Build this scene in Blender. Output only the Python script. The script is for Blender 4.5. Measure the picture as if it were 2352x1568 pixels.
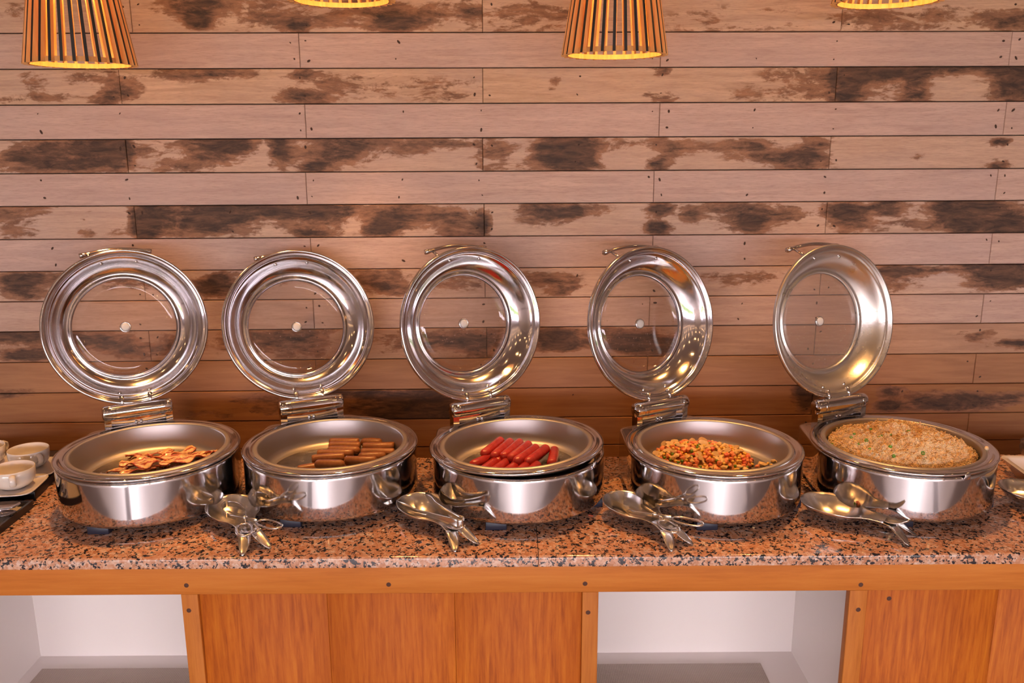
import bpy, bmesh, math, random
from mathutils import Vector, Matrix, noise
random.seed(7)
PI = math.pi
for o in list(bpy.data.objects):
    bpy.data.objects.remove(o)
S = bpy.context.scene
C = S.collection
R = math.radians

# ------------------------------------------------------------------ camera
CT = 0.90                       # height of the granite top
CAM = Vector((0, 0, CT + 0.86))
F, PITCH, ROLL, YAW = 1997.4, 0.2298, -0.0046, 0.0204
cy, sy = math.cos(YAW), math.sin(YAW)
cp, sp = math.cos(PITCH), math.sin(PITCH)
cr, sr = math.cos(ROLL), math.sin(ROLL)
r0 = Vector((cy, -sy, 0)); up0 = Vector((sy*sp, cy*sp, cp)); fw = Vector((sy*cp, cy*cp, -sp))
xc = r0*cr + up0*sr; yc = up0*cr - r0*sr
cam = bpy.data.cameras.new('camera'); camo = bpy.data.objects.new('camera', cam); C.objects.link(camo)
m = Matrix((xc, yc, -fw)).transposed().to_4x4(); m.translation = CAM
camo.matrix_world = m
cam.sensor_width = 36; cam.lens = F/2352*36; cam.clip_start = .05
cam.dof.use_dof = True; cam.dof.focus_distance = 2.02; cam.dof.aperture_fstop = 4.5
S.camera = camo

def ray(px, py):
    return (xc*((px-1176)/F) - yc*((py-784)/F) + fw)
def on_z(px, py, z):
    d = ray(px, py); return CAM + d*((z-CAM.z)/d.z)
def on_y(px, py, y):
    d = ray(px, py); return CAM + d*((y-CAM.y)/d.y)
def on_d(px, py, dep):
    return CAM + ray(px, py)*dep

# ------------------------------------------------------------------ light
W = bpy.data.worlds.new('sky'); S.world = W; W.use_nodes = True
bg = W.node_tree.nodes['Background']
bg.inputs[0].default_value = (1.0, 0.88, 0.98, 1); bg.inputs[1].default_value = 17.5
SUN = bpy.data.lights.new('sun', 'SUN'); SUN.energy = 8.0; SUN.color = (1.0, .88, .90); SUN.angle = R(.6)
suno = bpy.data.objects.new('sun', SUN); C.objects.link(suno); suno.location = (-2, -12, 6); suno.rotation_euler = (R(90-21), 0, R(-4))
S.cycles.caustics_reflective = False; S.cycles.max_bounces = 8
S.view_settings.view_transform = 'Standard'; S.view_settings.look = 'None'
S.view_settings.exposure = 0.17; S.view_settings.gamma = 1.0; S.view_settings.use_curve_mapping = False
LAMP_SPOT, LAMP_POINT, SPOT_EMIT = 34.0, .9, 80.0
WARM = (1.0, 0.47, 0.13)
RX0, RX1, RY0, RY1, RH = -4.6, 4.6, -5.2, 2.56, 3.0      # room
WINS = [(-4.4, -1.62), (-1.5, 1.5), (1.62, 4.4)]; WZ0, WZ1 = .06, 2.05
for i, (a, b) in enumerate(WINS):
    L = bpy.data.lights.new('daylight_portal', 'AREA'); L.shape = 'RECTANGLE'; L.size = b-a; L.size_y = WZ1-WZ0
    L.cycles.is_portal = True
    o = bpy.data.objects.new('daylight_portal', L); C.objects.link(o)
    o.location = ((a+b)/2, RY0-.12, (WZ0+WZ1)/2); o.rotation_euler = (R(90), 0, 0)

# ------------------------------------------------------------------ materials
MATS = {}
class NT:
    def __init__(s, name):
        s.m = bpy.data.materials.new(name); s.m.use_nodes = True; s.t = s.m.node_tree
        s.b = s.t.nodes['Principled BSDF']; s.out = s.t.nodes['Material Output']; MATS[name] = s.m
    def n(s, typ, **k):
        q = s.t.nodes.new(typ)
        for a, v in k.items(): setattr(q, a, v)
        return q
    def l(s, a, b): s.t.links.new(a, b)
    def set(s, **k):
        for a, v in k.items():
            s.b.inputs[a.replace('_', ' ')].default_value = v
    def coord(s, scale=(1, 1, 1), kind='Object', loc=None):
        tc = s.n('ShaderNodeTexCoord'); mp = s.n('ShaderNodeMapping'); mp.inputs['Scale'].default_value = scale
        if loc is not None: s.l(loc, mp.inputs['Location'])
        s.l(tc.outputs[kind], mp.inputs['Vector']); return mp.outputs[0]
    def noise(s, vec, scale, detail=4, rough=.55, dist=0):
        q = s.n('ShaderNodeTexNoise'); q.inputs['Scale'].default_value = scale; q.inputs['Detail'].default_value = detail
        q.inputs['Roughness'].default_value = rough; q.inputs['Distortion'].default_value = dist
        s.l(vec, q.inputs['Vector']); return q.outputs['Fac']
    def ramp(s, fac, stops, interp='LINEAR'):
        q = s.n('ShaderNodeValToRGB'); e = q.color_ramp; e.interpolation = interp
        while len(e.elements) < len(stops): e.elements.new(.5)
        for el, (p, c) in zip(e.elements, stops):
            el.position = p; el.color = c if len(c) == 4 else (*c, 1)
        s.l(fac, q.inputs[0]); return q.outputs[0]
    def mix(s, fac, a, b, mode='MIX'):
        q = s.n('ShaderNodeMix', data_type='RGBA', blend_type=mode)
        for inp, v in ((q.inputs[0], fac), (q.inputs[6], a), (q.inputs[7], b)):
            if isinstance(v, (int, float)): inp.default_value = v
            elif isinstance(v, tuple): inp.default_value = v if len(v) == 4 else (*v, 1)
            else: s.l(v, inp)
        return q.outputs[2]
    def math(s, op, a, b=0.0, clamp=False):
        q = s.n('ShaderNodeMath', operation=op, use_clamp=clamp)
        for inp, v in zip(q.inputs, (a, b)):
            if isinstance(v, (int, float)): inp.default_value = v
            else: s.l(v, inp)
        return q.outputs[0]
    def bump(s, h, strength=.3, dist=.002):
        q = s.n('ShaderNodeBump'); q.inputs['Strength'].default_value = strength; q.inputs['Distance'].default_value = dist
        s.l(h, q.inputs['Height']); s.l(q.outputs[0], s.b.inputs['Normal'])
    def attr(s, name, typ='GEOMETRY'):
        q = s.n('ShaderNodeAttribute', attribute_name=name, attribute_type=typ); return q.outputs['Fac']
    def color(s, c): s.l(c, s.b.inputs['Base Color'])

def plain(name, col, rough=.5, metal=0, **k):
    t = NT(name); t.set(Base_Color=(*col, 1), Roughness=rough, Metallic=metal, **k); return t

# polished and satin steel with fine scratches
t = plain('polished_steel', (.585, .565, .57), .07, 1)
v = t.coord((1, 1, 1)); h = t.noise(v, 6, 3)
t.l(t.ramp(h, [(.3, (.045,)*3), (.75, (.13,)*3)]), t.b.inputs['Roughness'])
v2 = t.coord((120, 120, 3)); t.bump(t.noise(v2, 3, 2), .02, .001)
t = plain('lid_steel', (.61, .585, .60), .12, 1)
v = t.coord((1, 1, 1)); h = t.noise(v, 9, 4)
t.l(t.ramp(h, [(.3, (.08,)*3), (.75, (.2,)*3)]), t.b.inputs['Roughness'])
t = plain('misty_lid_steel', (.62, .59, .57), .3, 1)
v = t.coord((1, 1, 1)); h = t.noise(v, 9, 4)
t.l(t.ramp(h, [(.3, (.24,)*3), (.75, (.38,)*3)]), t.b.inputs['Roughness'])
t.bump(t.noise(v, 420, 2), .12, .001)
t = plain('satin_steel', (.46, .425, .405), .44, 1)
v = t.coord((40, 40, 260)); t.bump(t.noise(v, 2, 2), .03, .001)
t = plain('pan_floor_steel', (.62, .58, .54), .25, 1)
v = t.coord((1, 1, 1)); h = t.noise(v, 26, 5, .6)
t.color(t.ramp(h, [(.35, (.36, .32, .27)), (.7, (.66, .62, .58))]))
t.l(t.ramp(h, [(.3, (.12,)*3), (.7, (.34,)*3)]), t.b.inputs['Roughness'])
t = plain('utensil_steel', (.68, .65, .635), .25, 1)
v = t.coord((200, 8, 40)); t.bump(t.noise(v, 3, 2), .05, .001)
plain('chrome', (.62, .60, .61), .06, 1)
plain('dark_base', (.012, .012, .016), .45)
plain('foot_plastic', (.022, .024, .045), .4)
plain('vent_white', (.62, .60, .60), .45)
plain('black_lacquer', (.010, .009, .011), .28)
plain('white_ceramic', (.72, .67, .63), .12, 0, Coat_Weight=.4, Coat_Roughness=.05)
t = plain('white_laminate', (.81, .755, .735), .42)
plain('rusty_hole', (.06, .032, .024), .9)
plain('dark_gap', (.03, .018, .012), .9)
plain('white_plaster', (.42, .34, .29), .85)
t = plain('ceiling_boards', (.33, .26, .22), .7)
t = plain('floor_tile', (.52, .43, .37), .6); v = t.coord((1, 1, 1)); t.color(t.ramp(t.noise(v, 1.5, 5), [(.3, (.25, .19, .16)), (.7, (.31, .24, .205))]))
plain('window_frame_paint', (.45, .36, .28), .5)
t = plain('hedge_green', (.08, .17, .04), .8); v = t.coord(); t.color(t.ramp(t.noise(v, 9, 4), [(.3, (.03, .08, .015)), (.7, (.16, .28, .07))]))
plain('lawn', (.42, .40, .34), .9)

def fres(t):
    g_ = t.n('ShaderNodeNewGeometry'); q = t.n('ShaderNodeFresnel')
    t.l(t.math('SUBTRACT', 1.5, t.math('MULTIPLY', g_.outputs['Backfacing'], 1.5-1/1.5)), q.inputs[0]); return q
def thin_glass(name, tint, rough=.01):
    t = NT(name); tr = t.n('ShaderNodeBsdfTransparent'); tr.inputs[0].default_value = (*tint, 1)
    g = t.n('ShaderNodeBsdfGlossy'); g.inputs['Roughness'].default_value = rough
    fr = fres(t)
    mx = t.n('ShaderNodeMixShader'); t.l(t.math('MULTIPLY', fr.outputs[0], 1.25, True), mx.inputs[0]); t.l(tr.outputs[0], mx.inputs[1]); t.l(g.outputs[0], mx.inputs[2])
    t.l(mx.outputs[0], t.out.inputs[0]); return t
thin_glass('lid_glass', (.93, .92, .92)); thin_glass('bowl_glass', (.9, .9, .9))
# steamed-up glass: a thin haze of fine condensation over a clear pane
t = NT('misted_glass'); tr = t.n('ShaderNodeBsdfTransparent'); tr.inputs[0].default_value = (.9, .88, .88, 1)
g = t.n('ShaderNodeBsdfGlossy'); g.inputs['Roughness'].default_value = .22
d = t.n('ShaderNodeBsdfDiffuse'); d.inputs[0].default_value = (.75, .72, .7, 1)
m1 = t.n('ShaderNodeMixShader'); m1.inputs[0].default_value = .07; t.l(tr.outputs[0], m1.inputs[1]); t.l(d.outputs[0], m1.inputs[2])
m2 = t.n('ShaderNodeMixShader'); fr = fres(t)
t.l(fr.outputs[0], m2.inputs[0]); t.l(m1.outputs[0], m2.inputs[1]); t.l(g.outputs[0], m2.inputs[2]); t.l(m2.outputs[0], t.out.inputs[0])
plain('water_drop', (1, 1, 1), .02, 0, Transmission_Weight=1.0, IOR=1.33)

# old pallet boards
t = NT('pallet_plank'); t.set(Roughness=.68)
rnd = t.n('ShaderNodeObjectInfo').outputs['Random']
off = t.n('ShaderNodeCombineXYZ'); t.l(t.math('MULTIPLY', rnd, 37.0), off.inputs[0]); t.l(t.math('MULTIPLY', rnd, 11.0), off.inputs[2])
tone = t.attr('tone', 'OBJECT'); dirt = t.attr('stain')
vg = t.coord((1.0, 1, 14), 'Object', off.outputs[0]); vf = t.coord((2.6, 1, 34), 'Object', off.outputs[0]); vb = t.coord((.62, 1, 1.8), 'Object', off.outputs[0])
grain = t.noise(vg, 4.5, 6, .6, .8); fine = t.noise(vf, 16, 5, .65)
base = t.mix(tone, (.65, .460, .395), (.68, .45, .305))
base = t.mix(t.ramp(grain, [(.35, (0,)*3), (.72, (1,)*3)]), base, t.mix(tone, (.49, .330, .285), (.47, .285, .18)))
base = t.mix(t.math('MULTIPLY', t.ramp(fine, [(.48, (0,)*3), (.72, (1,)*3)]), .5), base, (.30, .17, .125))
wash = t.noise(vb, 3.2, 4, .6, .4); base = t.mix(t.math('MULTIPLY', t.ramp(wash, [(.45, (0,)*3), (.7, (1,)*3)]), .35), base, (.46, .345, .335))
row_brown = t.attr('row_brown', 'OBJECT'); base = t.mix(row_brown, base, t.mix(t.ramp(grain, [(.35, (0,)*3), (.72, (1,)*3)]), (.38, .165, .060), (.28, .108, .040)))
blot = t.noise(vb, 7, 7, .68, .6); blot2 = t.noise(vb, 17, 6, .7, .9)
sm = t.math('ADD', t.math('MULTIPLY', dirt, .95), t.math('MULTIPLY', t.math('SUBTRACT', blot, .5), 2.3))
sm = t.math('ADD', sm, t.math('MULTIPLY', t.math('SUBTRACT', blot2, .5), 1.5))
sm = t.math('ADD', sm, t.math('MULTIPLY', t.math('SUBTRACT', t.noise(vb, 48, 5, .7, .4), .5), .9))
gate = t.ramp(dirt, [(.02, (0,)*3), (.14, (1,)*3)])
lo = t.math('MULTIPLY', t.ramp(sm, [(.20, (0,)*3), (.42, (1,)*3)]), gate); hi = t.math('MULTIPLY', t.ramp(sm, [(.56, (0,)*3), (1.02, (1,)*3)]), gate)
mott = t.noise(t.coord((.45, 1, 1.9), 'Object', off.outputs[0]), 30, 6, .72, .6)
brown = t.mix(t.ramp(mott, [(.35, (0,)*3), (.65, (1,)*3)]), (.115, .042, .018), (.36, .160, .080))
col = t.mix(t.math('MULTIPLY', lo, .88), base, brown)
col = t.mix(t.math('MULTIPLY', hi, t.ramp(mott, [(.30, (1,)*3), (.70, (.55,)*3)])), col, (.030, .014, .009))
t.color(col)
t.bump(t.math('SUBTRACT', t.math('MULTIPLY', grain, .5), t.math('MULTIPLY', lo, .4)), .35, .002)

def wood(name, c1, c2, c3, vert, rough=.55):
    t = NT(name); t.set(Roughness=rough, Specular_IOR_Level=.25)
    k = (1, 1, .07) if vert else (.07, 1, 1)
    v = t.coord(tuple(a*1.0 for a in k)); g1 = t.noise(v, 105 if vert else 60, 7, .65, .3)
    v2 = t.coord((1, 1, .12) if vert else (.12, 1, 1)); g2 = t.noise(v2, 7, 4, .5, .6)
    c = t.ramp(g1, [(.33, c1), (.5, c2), (.68, c3)])
    c = t.mix(t.math('MULTIPLY', t.ramp(g2, [(.35, (0,)*3), (.7, (1,)*3)]), .4), c, c1)
    t.color(c); t.bump(g1, .08, .001); return t
wood('apron_wood', (.48, .145, .022), (.58, .190, .032), (.64, .235, .046), False)
wood('stile_wood', (.42, .13, .018), (.52, .17, .026), (.58, .21, .036), True)
wood('panel_wood', (.34, .072, .006), (.51, .128, .009), (.61, .185, .014), True, .6)
plain('dark_plug', (.09, .035, .022), .8)
wood('slat_wood', (.62, .30, .10), (.74, .40, .15), (.80, .48, .20), True, .5)
plain('slat_black', (.012, .010, .012), .45)

# salmon granite with black and pale crystals
t = NT('salmon_granite'); t.set(Roughness=.13, Coat_Weight=.3, Coat_Roughness=.04)
v = t.coord((1, 1, 1)); 
dv = t.n('ShaderNodeVectorMath', operation='ADD'); nv = t.n('ShaderNodeTexNoise'); nv.inputs['Scale'].default_value = 210; nv.inputs['Detail'].default_value = 3; t.l(v, nv.inputs['Vector'])
sv = t.n('ShaderNodeVectorMath', operation='SCALE'); sv.inputs['Scale'].default_value = .0085; t.l(nv.outputs['Color'], sv.inputs[0]); t.l(v, dv.inputs[0]); t.l(sv.outputs[0], dv.inputs[1])
def vor(sc):
    q = t.n('ShaderNodeTexVoronoi'); q.inputs['Scale'].default_value = sc; t.l(dv.outputs[0], q.inputs['Vector'])
    se = t.n('ShaderNodeSeparateColor'); t.l(q.outputs['Color'], se.inputs[0]); return se.outputs
big = vor(120); sml = vor(210)
clus = t.noise(v, 62, 3, .6, .5)
col = t.ramp(big[0], [(0, (.50, .225, .12)), (.25, (.60, .29, .165)), (.5, (.66, .36, .23)), (.72, (.70, .46, .34)), (.88, (.72, .58, .50))], 'CONSTANT')
col = t.mix(.45, col, t.ramp(sml[1], [(0, (.46, .19, .09)), (.4, (.62, .31, .18)), (.75, (.70, .47, .35))], 'CONSTANT'))
blk = t.math('ADD', t.math('MULTIPLY', sml[0], .34), clus)
col = t.mix(t.ramp(blk, [(.752, (0,)*3), (.770, (1,)*3)]), col, (.020, .017, .022))
t.color(col)

# woven mat
t = plain('woven_mat', (.45, .38, .33), .8)
v = t.coord(); wv = t.n('ShaderNodeTexWave', bands_direction='X'); wv.inputs['Scale'].default_value = 70; t.l(v, wv.inputs['Vector'])
wv2 = t.n('ShaderNodeTexWave', bands_direction='Y'); wv2.inputs['Scale'].default_value = 55; t.l(v, wv2.inputs['Vector'])
t.color(t.mix(t.math('MULTIPLY', wv.outputs['Fac'], wv2.outputs['Fac']), (.50, .42, .37), (.76, .68, .62)))
t.bump(t.math('MULTIPLY', wv.outputs['Fac'], wv2.outputs['Fac']), .6, .002)

# food
t = NT('bacon'); t.set(Roughness=.25, Coat_Weight=.4, Coat_Roughness=.2); t.b.inputs['Subsurface Weight'].default_value = .1
v = t.coord((6, 1.5, 3)); vv = t.attr('across')
w = t.math('ADD', vv, t.math('MULTIPLY', t.math('SUBTRACT', t.noise(v, 14, 3), .5), .55))
t.color(t.ramp(w, [(.02, (.42, .06, .04)), (.12, (.60, .16, .08)), (.22, (.86, .56, .32)), (.44, (.90, .66, .42)), (.54, (.84, .46, .24)), (.62, (.40, .05, .035)), (.72, (.46, .07, .045)), (.80, (.86, .56, .32)), (.95, (.80, .44, .22))]))
def sausage_mat(name, c1, c2, rough):
    t = NT(name); t.set(Roughness=rough, Coat_Weight=.25, Coat_Roughness=.2); v = t.coord()
    t.color(t.ramp(t.noise(v, 45, 5), [(.35, c1), (.65, c2)])); t.bump(t.noise(v, 190, 5, .7), .3, .002)
sausage_mat('brown_sausage', (.27, .085, .020), (.45, .165, .042), .36)
sausage_mat('red_sausage', (.33, .016, .018), (.47, .035, .032), .22)
sausage_mat('pea', (.09, .19, .015), (.15, .28, .03), .3)
sausage_mat('carrot', (.72, .20, .08), (.80, .30, .13), .35)
sausage_mat('sweetcorn', (.78, .45, .06), (.86, .58, .14), .3)
sausage_mat('mushroom', (.50, .32, .16), (.66, .46, .26), .45)
sausage_mat('chicken', (.70, .44, .19), (.78, .56, .30), .5)
sausage_mat('scallion', (.10, .24, .02), (.22, .42, .06), .4)
sausage_mat('ham', (.62, .09, .05), (.70, .16, .08), .4)
t = NT('rice'); t.set(Roughness=.5); v = t.coord(); t.b.inputs['Subsurface Weight'].default_value = .15; t.b.inputs['Subsurface Radius'].default_value = (.01, .005, .003)
t.color(t.ramp(t.noise(v, 30, 4), [(.3, (.74, .47, .22)), (.55, (.84, .62, .36)), (.75, (.88, .72, .50))]))
t = NT('veg_mix'); t.set(Roughness=.4); v = t.coord(); t.color(t.ramp(t.noise(v, 60, 3), [(.35, (.45, .22, .06)), (.5, (.66, .36, .08)), (.6, (.60, .20, .08)), (.7, (.62, .42, .16))]))
def emit(name, col, strength):
    t = NT(name); e = t.n('ShaderNodeEmission'); e.inputs[0].default_value = (*col, 1); e.inputs[1].default_value = strength; t.l(e.outputs[0], t.out.inputs[0])
emit('bulb_glow', (1, .55, .18), 22.0); emit('spot_glow', (1, .60, .25), SPOT_EMIT)

# ------------------------------------------------------------------ mesh helpers
def mesh(name, vs, fs, mats, smooth=False, mi=None, attr=None):
    me = bpy.data.meshes.new(name); me.from_pydata([tuple(v) for v in vs], [], fs)
    for mname in ([mats] if isinstance(mats, str) else mats): me.materials.append(MATS[mname])
    if mi: me.polygons.foreach_set('material_index', mi)
    if smooth: me.polygons.foreach_set('use_smooth', [True]*len(me.polygons))
    if attr:
        for an, data in attr.items():
            at = me.attributes.new(an, 'FLOAT', 'POINT'); at.data.foreach_set('value', data)
    me.update(); return me
def ob(name, me, parent=None, loc=(0, 0, 0), rot=(0, 0, 0), scale=None):
    o = bpy.data.objects.new(name, me); C.objects.link(o); o.location = loc; o.rotation_euler = rot
    if scale: o.scale = scale
    if parent: o.parent = parent
    return o
def tag(o, label=None, cat=None, group=None, kind=None):
    if label: o['label'] = label
    if cat: o['category'] = cat
    if group: o['group'] = group
    if kind: o['kind'] = kind
    return o
def thing(name, label, cat, loc=(0, 0, 0), rz=0, group=None):
    return tag(ob(name, None, None, loc, (0, 0, rz)), label, cat, group)
def auto(me, ang=40):
    bm = bmesh.new(); bm.from_mesh(me)
    for e in bm.edges:
        if len(e.link_faces) == 2 and e.calc_face_angle(0) > R(ang): e.smooth = False
    for f in bm.faces: f.smooth = True
    bm.to_mesh(me); bm.free(); return me
class MB:
    def __init__(s): s.v = []; s.f = []; s.m = []
    def add(s, vs, fs, mi=0):
        k = len(s.v); s.v += [tuple(a) for a in vs]; s.f += [tuple(i+k for i in f) for f in fs]; s.m += [mi]*len(fs); return s
    def box(s, x0, x1, y0, y1, z0, z1, mi=0):
        return s.add([(x, y, z) for z in (z0, z1) for y in (y0, y1) for x in (x0, x1)],
                     [(0, 2, 3, 1), (4, 5, 7, 6), (0, 1, 5, 4), (2, 6, 7, 3), (0, 4, 6, 2), (1, 3, 7, 5)], mi)
    def mesh(s, name, mats, smooth=False, ang=None):
        me = mesh(name, s.v, s.f, mats, smooth, s.m if any(s.m) else None)
        return auto(me, ang) if ang else me
def rbox(name, x0, x1, y0, y1, z0, z1, b, mat, seg=2):
    me = MB().box(x0, x1, y0, y1, z0, z1).mesh(name, mat)
    bm = bmesh.new(); bm.from_mesh(me)
    bmesh.ops.bevel(bm, geom=bm.edges[:], offset=b, segments=seg, affect='EDGES', profile=.5)
    bm.to_mesh(me); bm.free(); return auto(me, 50)
def lathe(prof, n=64, axis='z', c=(0, 0, 0), cap=False):
    vs, fs = [], []; k = len(prof)
    for i in range(n):
        a = 2*PI*i/n; ca, sa = math.cos(a), math.sin(a)
        for r, h in prof:
            p = {'z': (r*ca, r*sa, h), 'y': (r*ca, -h, r*sa), 'x': (h, r*ca, r*sa)}[axis]
            vs.append((p[0]+c[0], p[1]+c[1], p[2]+c[2]))
    for i in range(n):
        j = (i+1) % n
        for q in range(k-1):
            fs.append((i*k+q, j*k+q, j*k+q+1, i*k+q+1))
    if cap:
        fs.append(tuple(i*k for i in range(n))[::-1]); fs.append(tuple(i*k+k-1 for i in range(n)))
    return vs, fs
def sweep(path, rad, n=8, closed=False, flat=1.0, upv=(0, 0, 1)):
    P = [Vector(p) for p in path]; vs, fs = [], []; N = len(P)
    for i in range(N):
        a = P[(i-1) % N] if (closed or i) else P[0]; b = P[(i+1) % N] if (closed or i < N-1) else P[-1]
        tg = (b-a).normalized(); u = Vector(upv); s_ = tg.cross(u)
        if s_.length < 1e-4: s_ = tg.cross(Vector((0, 1, 0)))
        s_.normalize(); u = s_.cross(tg)
        r = rad[i] if isinstance(rad, (list, tuple)) else rad
        for k in range(n):
            an = 2*PI*k/n; vs.append(P[i] + s_*(r*math.cos(an)) + u*(r*flat*math.sin(an)))
    for i in range(N if closed else N-1):
        j = (i+1) % N
        for k in range(n):
            l = (k+1) % n; fs.append((i*n+k, i*n+l, j*n+l, j*n+k))
    if not closed:
        fs.append(tuple(range(n))[::-1]); fs.append(tuple((N-1)*n+k for k in range(n)))
    return vs, fs
def lerp_table(tab, x):
    for (x0, y0), (x1, y1) in zip(tab, tab[1:]):
        if x <= x1:
            q = max(0, min(1, (x-x0)/(x1-x0))); q = q*q*(3-2*q)*.5+q*.5; return y0+(y1-y0)*q
    return tab[-1][1]
def solid(o, th, off=0):
    md = o.modifiers.new('thickness', 'SOLIDIFY'); md.thickness = th; md.offset = off; return o
def capsule(name, L, r, mat, n=14, flat_end=False, bend=0.0):
    pr = []
    hl = L/2
    if flat_end:
        pr = [(0, -hl), (r*.75, -hl), (r*.95, -hl+r*.18), (r, -hl+r*.5), (r*1.02, 0), (r, hl-r*.5), (r*.95, hl-r*.18), (r*.75, hl), (0, hl)]
    else:
        for k in range(6): a = PI/2*k/5; pr.append((r*math.sin(a), -hl+r-r*math.cos(a)))
        pr.append((r*1.03, 0))
        for k in range(6): a = PI/2*k/5; pr.append((r*math.cos(a), hl-r+r*math.sin(a)))
    if not flat_end or True:
        vs, fs = lathe(pr, n, 'x')
    vs = [(x, y + bend*(1-(x/hl)**2), z) for x, y, z in vs]
    return mesh(name, vs, fs, mat, True)

# ------------------------------------------------------------------ room
D = 2.50                                   # front face of the plank wall
wall = tag(ob('wall_back', MB().box(RX0, RX1, D+.022, RY1+.1, 0, RH).mesh('wall_back', 'dark_gap')), kind='structure')
tag(ob('floor', MB().box(RX0, RX1, RY0-.2, RY1+.1, -.1, 0).mesh('floor', 'floor_tile')), kind='structure')
tag(ob('ceiling', MB().box(RX0, RX1, RY0-.2, RY1+.1, RH, RH+.1).mesh('ceiling', 'ceiling_boards')), kind='structure')
for nm, x0, x1 in (('wall_left', RX0-.1, RX0), ('wall_right', RX1, RX1+.1)):
    tag(ob(nm, MB().box(x0, x1, RY0-.2, RY1+.1, 0, RH).mesh(nm, 'white_plaster')), kind='structure')
wf = MB(); xs = [RX0]+[q for w in WINS for q in w]+[RX1]
for a, b in zip(xs[::2], xs[1::2]): wf.box(a, b, RY0-.2, RY0, 0, RH)
for a, b in WINS: wf.box(a, b, RY0-.2, RY0, 0, WZ0); wf.box(a, b, RY0-.2, RY0, WZ1, RH)
tag(ob('wall_front', wf.mesh('wall_front', 'white_plaster')), kind='structure')
for i, (a, b) in enumerate(WINS):
    f = MB(); q = .06
    f.box(a, a+q, RY0-.14, RY0+.02, WZ0, WZ1); f.box(b-q, b, RY0-.14, RY0+.02, WZ0, WZ1)
    f.box(a+q, b-q, RY0-.14, RY0+.02, WZ0, WZ0+q); f.box(a+q, b-q, RY0-.14, RY0+.02, WZ1-q, WZ1)
    
    tag(ob('window_%d' % (i+1), f.mesh('window', 'window_frame_paint')), kind='structure')
tag(ob('ground_outside', MB().box(-30, 30, -40, RY0-.2, -.3, -.15).mesh('ground_outside', 'lawn')), kind='structure')

# plank rows: y of the seam under each row (centre of frame), joints, tone
SEAM = [74, 155.6, 237, 316, 393, 467.5, 542.5, 615.5, 684, 752, 822, 892, 960, 1024, 1088]
zs = [on_y(1176, y, D).z for y in SEAM]
ph = (zs[0]-zs[13])/13
rows = []            # z_top, z_bottom, y_mid(px), joints(px)
JO = [[300, 1108, 1935], [687, 1518, 2322], [275, 1109, 1921], [701, 1515, 2309], [290, 1109, 1907], [703, 1502, 2290], [310, 1112, 1898], [714, 1499, 2276],
      [330, 1114, 1885], [720, 1492, 2256], [343, 1118, 1872], [726, 1487, 2238], [352, 1115, 1866], [730, 1482, 2222], [356, 1112, 1860]]
for k in range(15):
    zt = zs[0]+ph if k == 0 else zs[k-1]
    rows.append((zt, zs[k], (SEAM[k]+(SEAM[k-1] if k else -8))/2, JO[k]))
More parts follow.
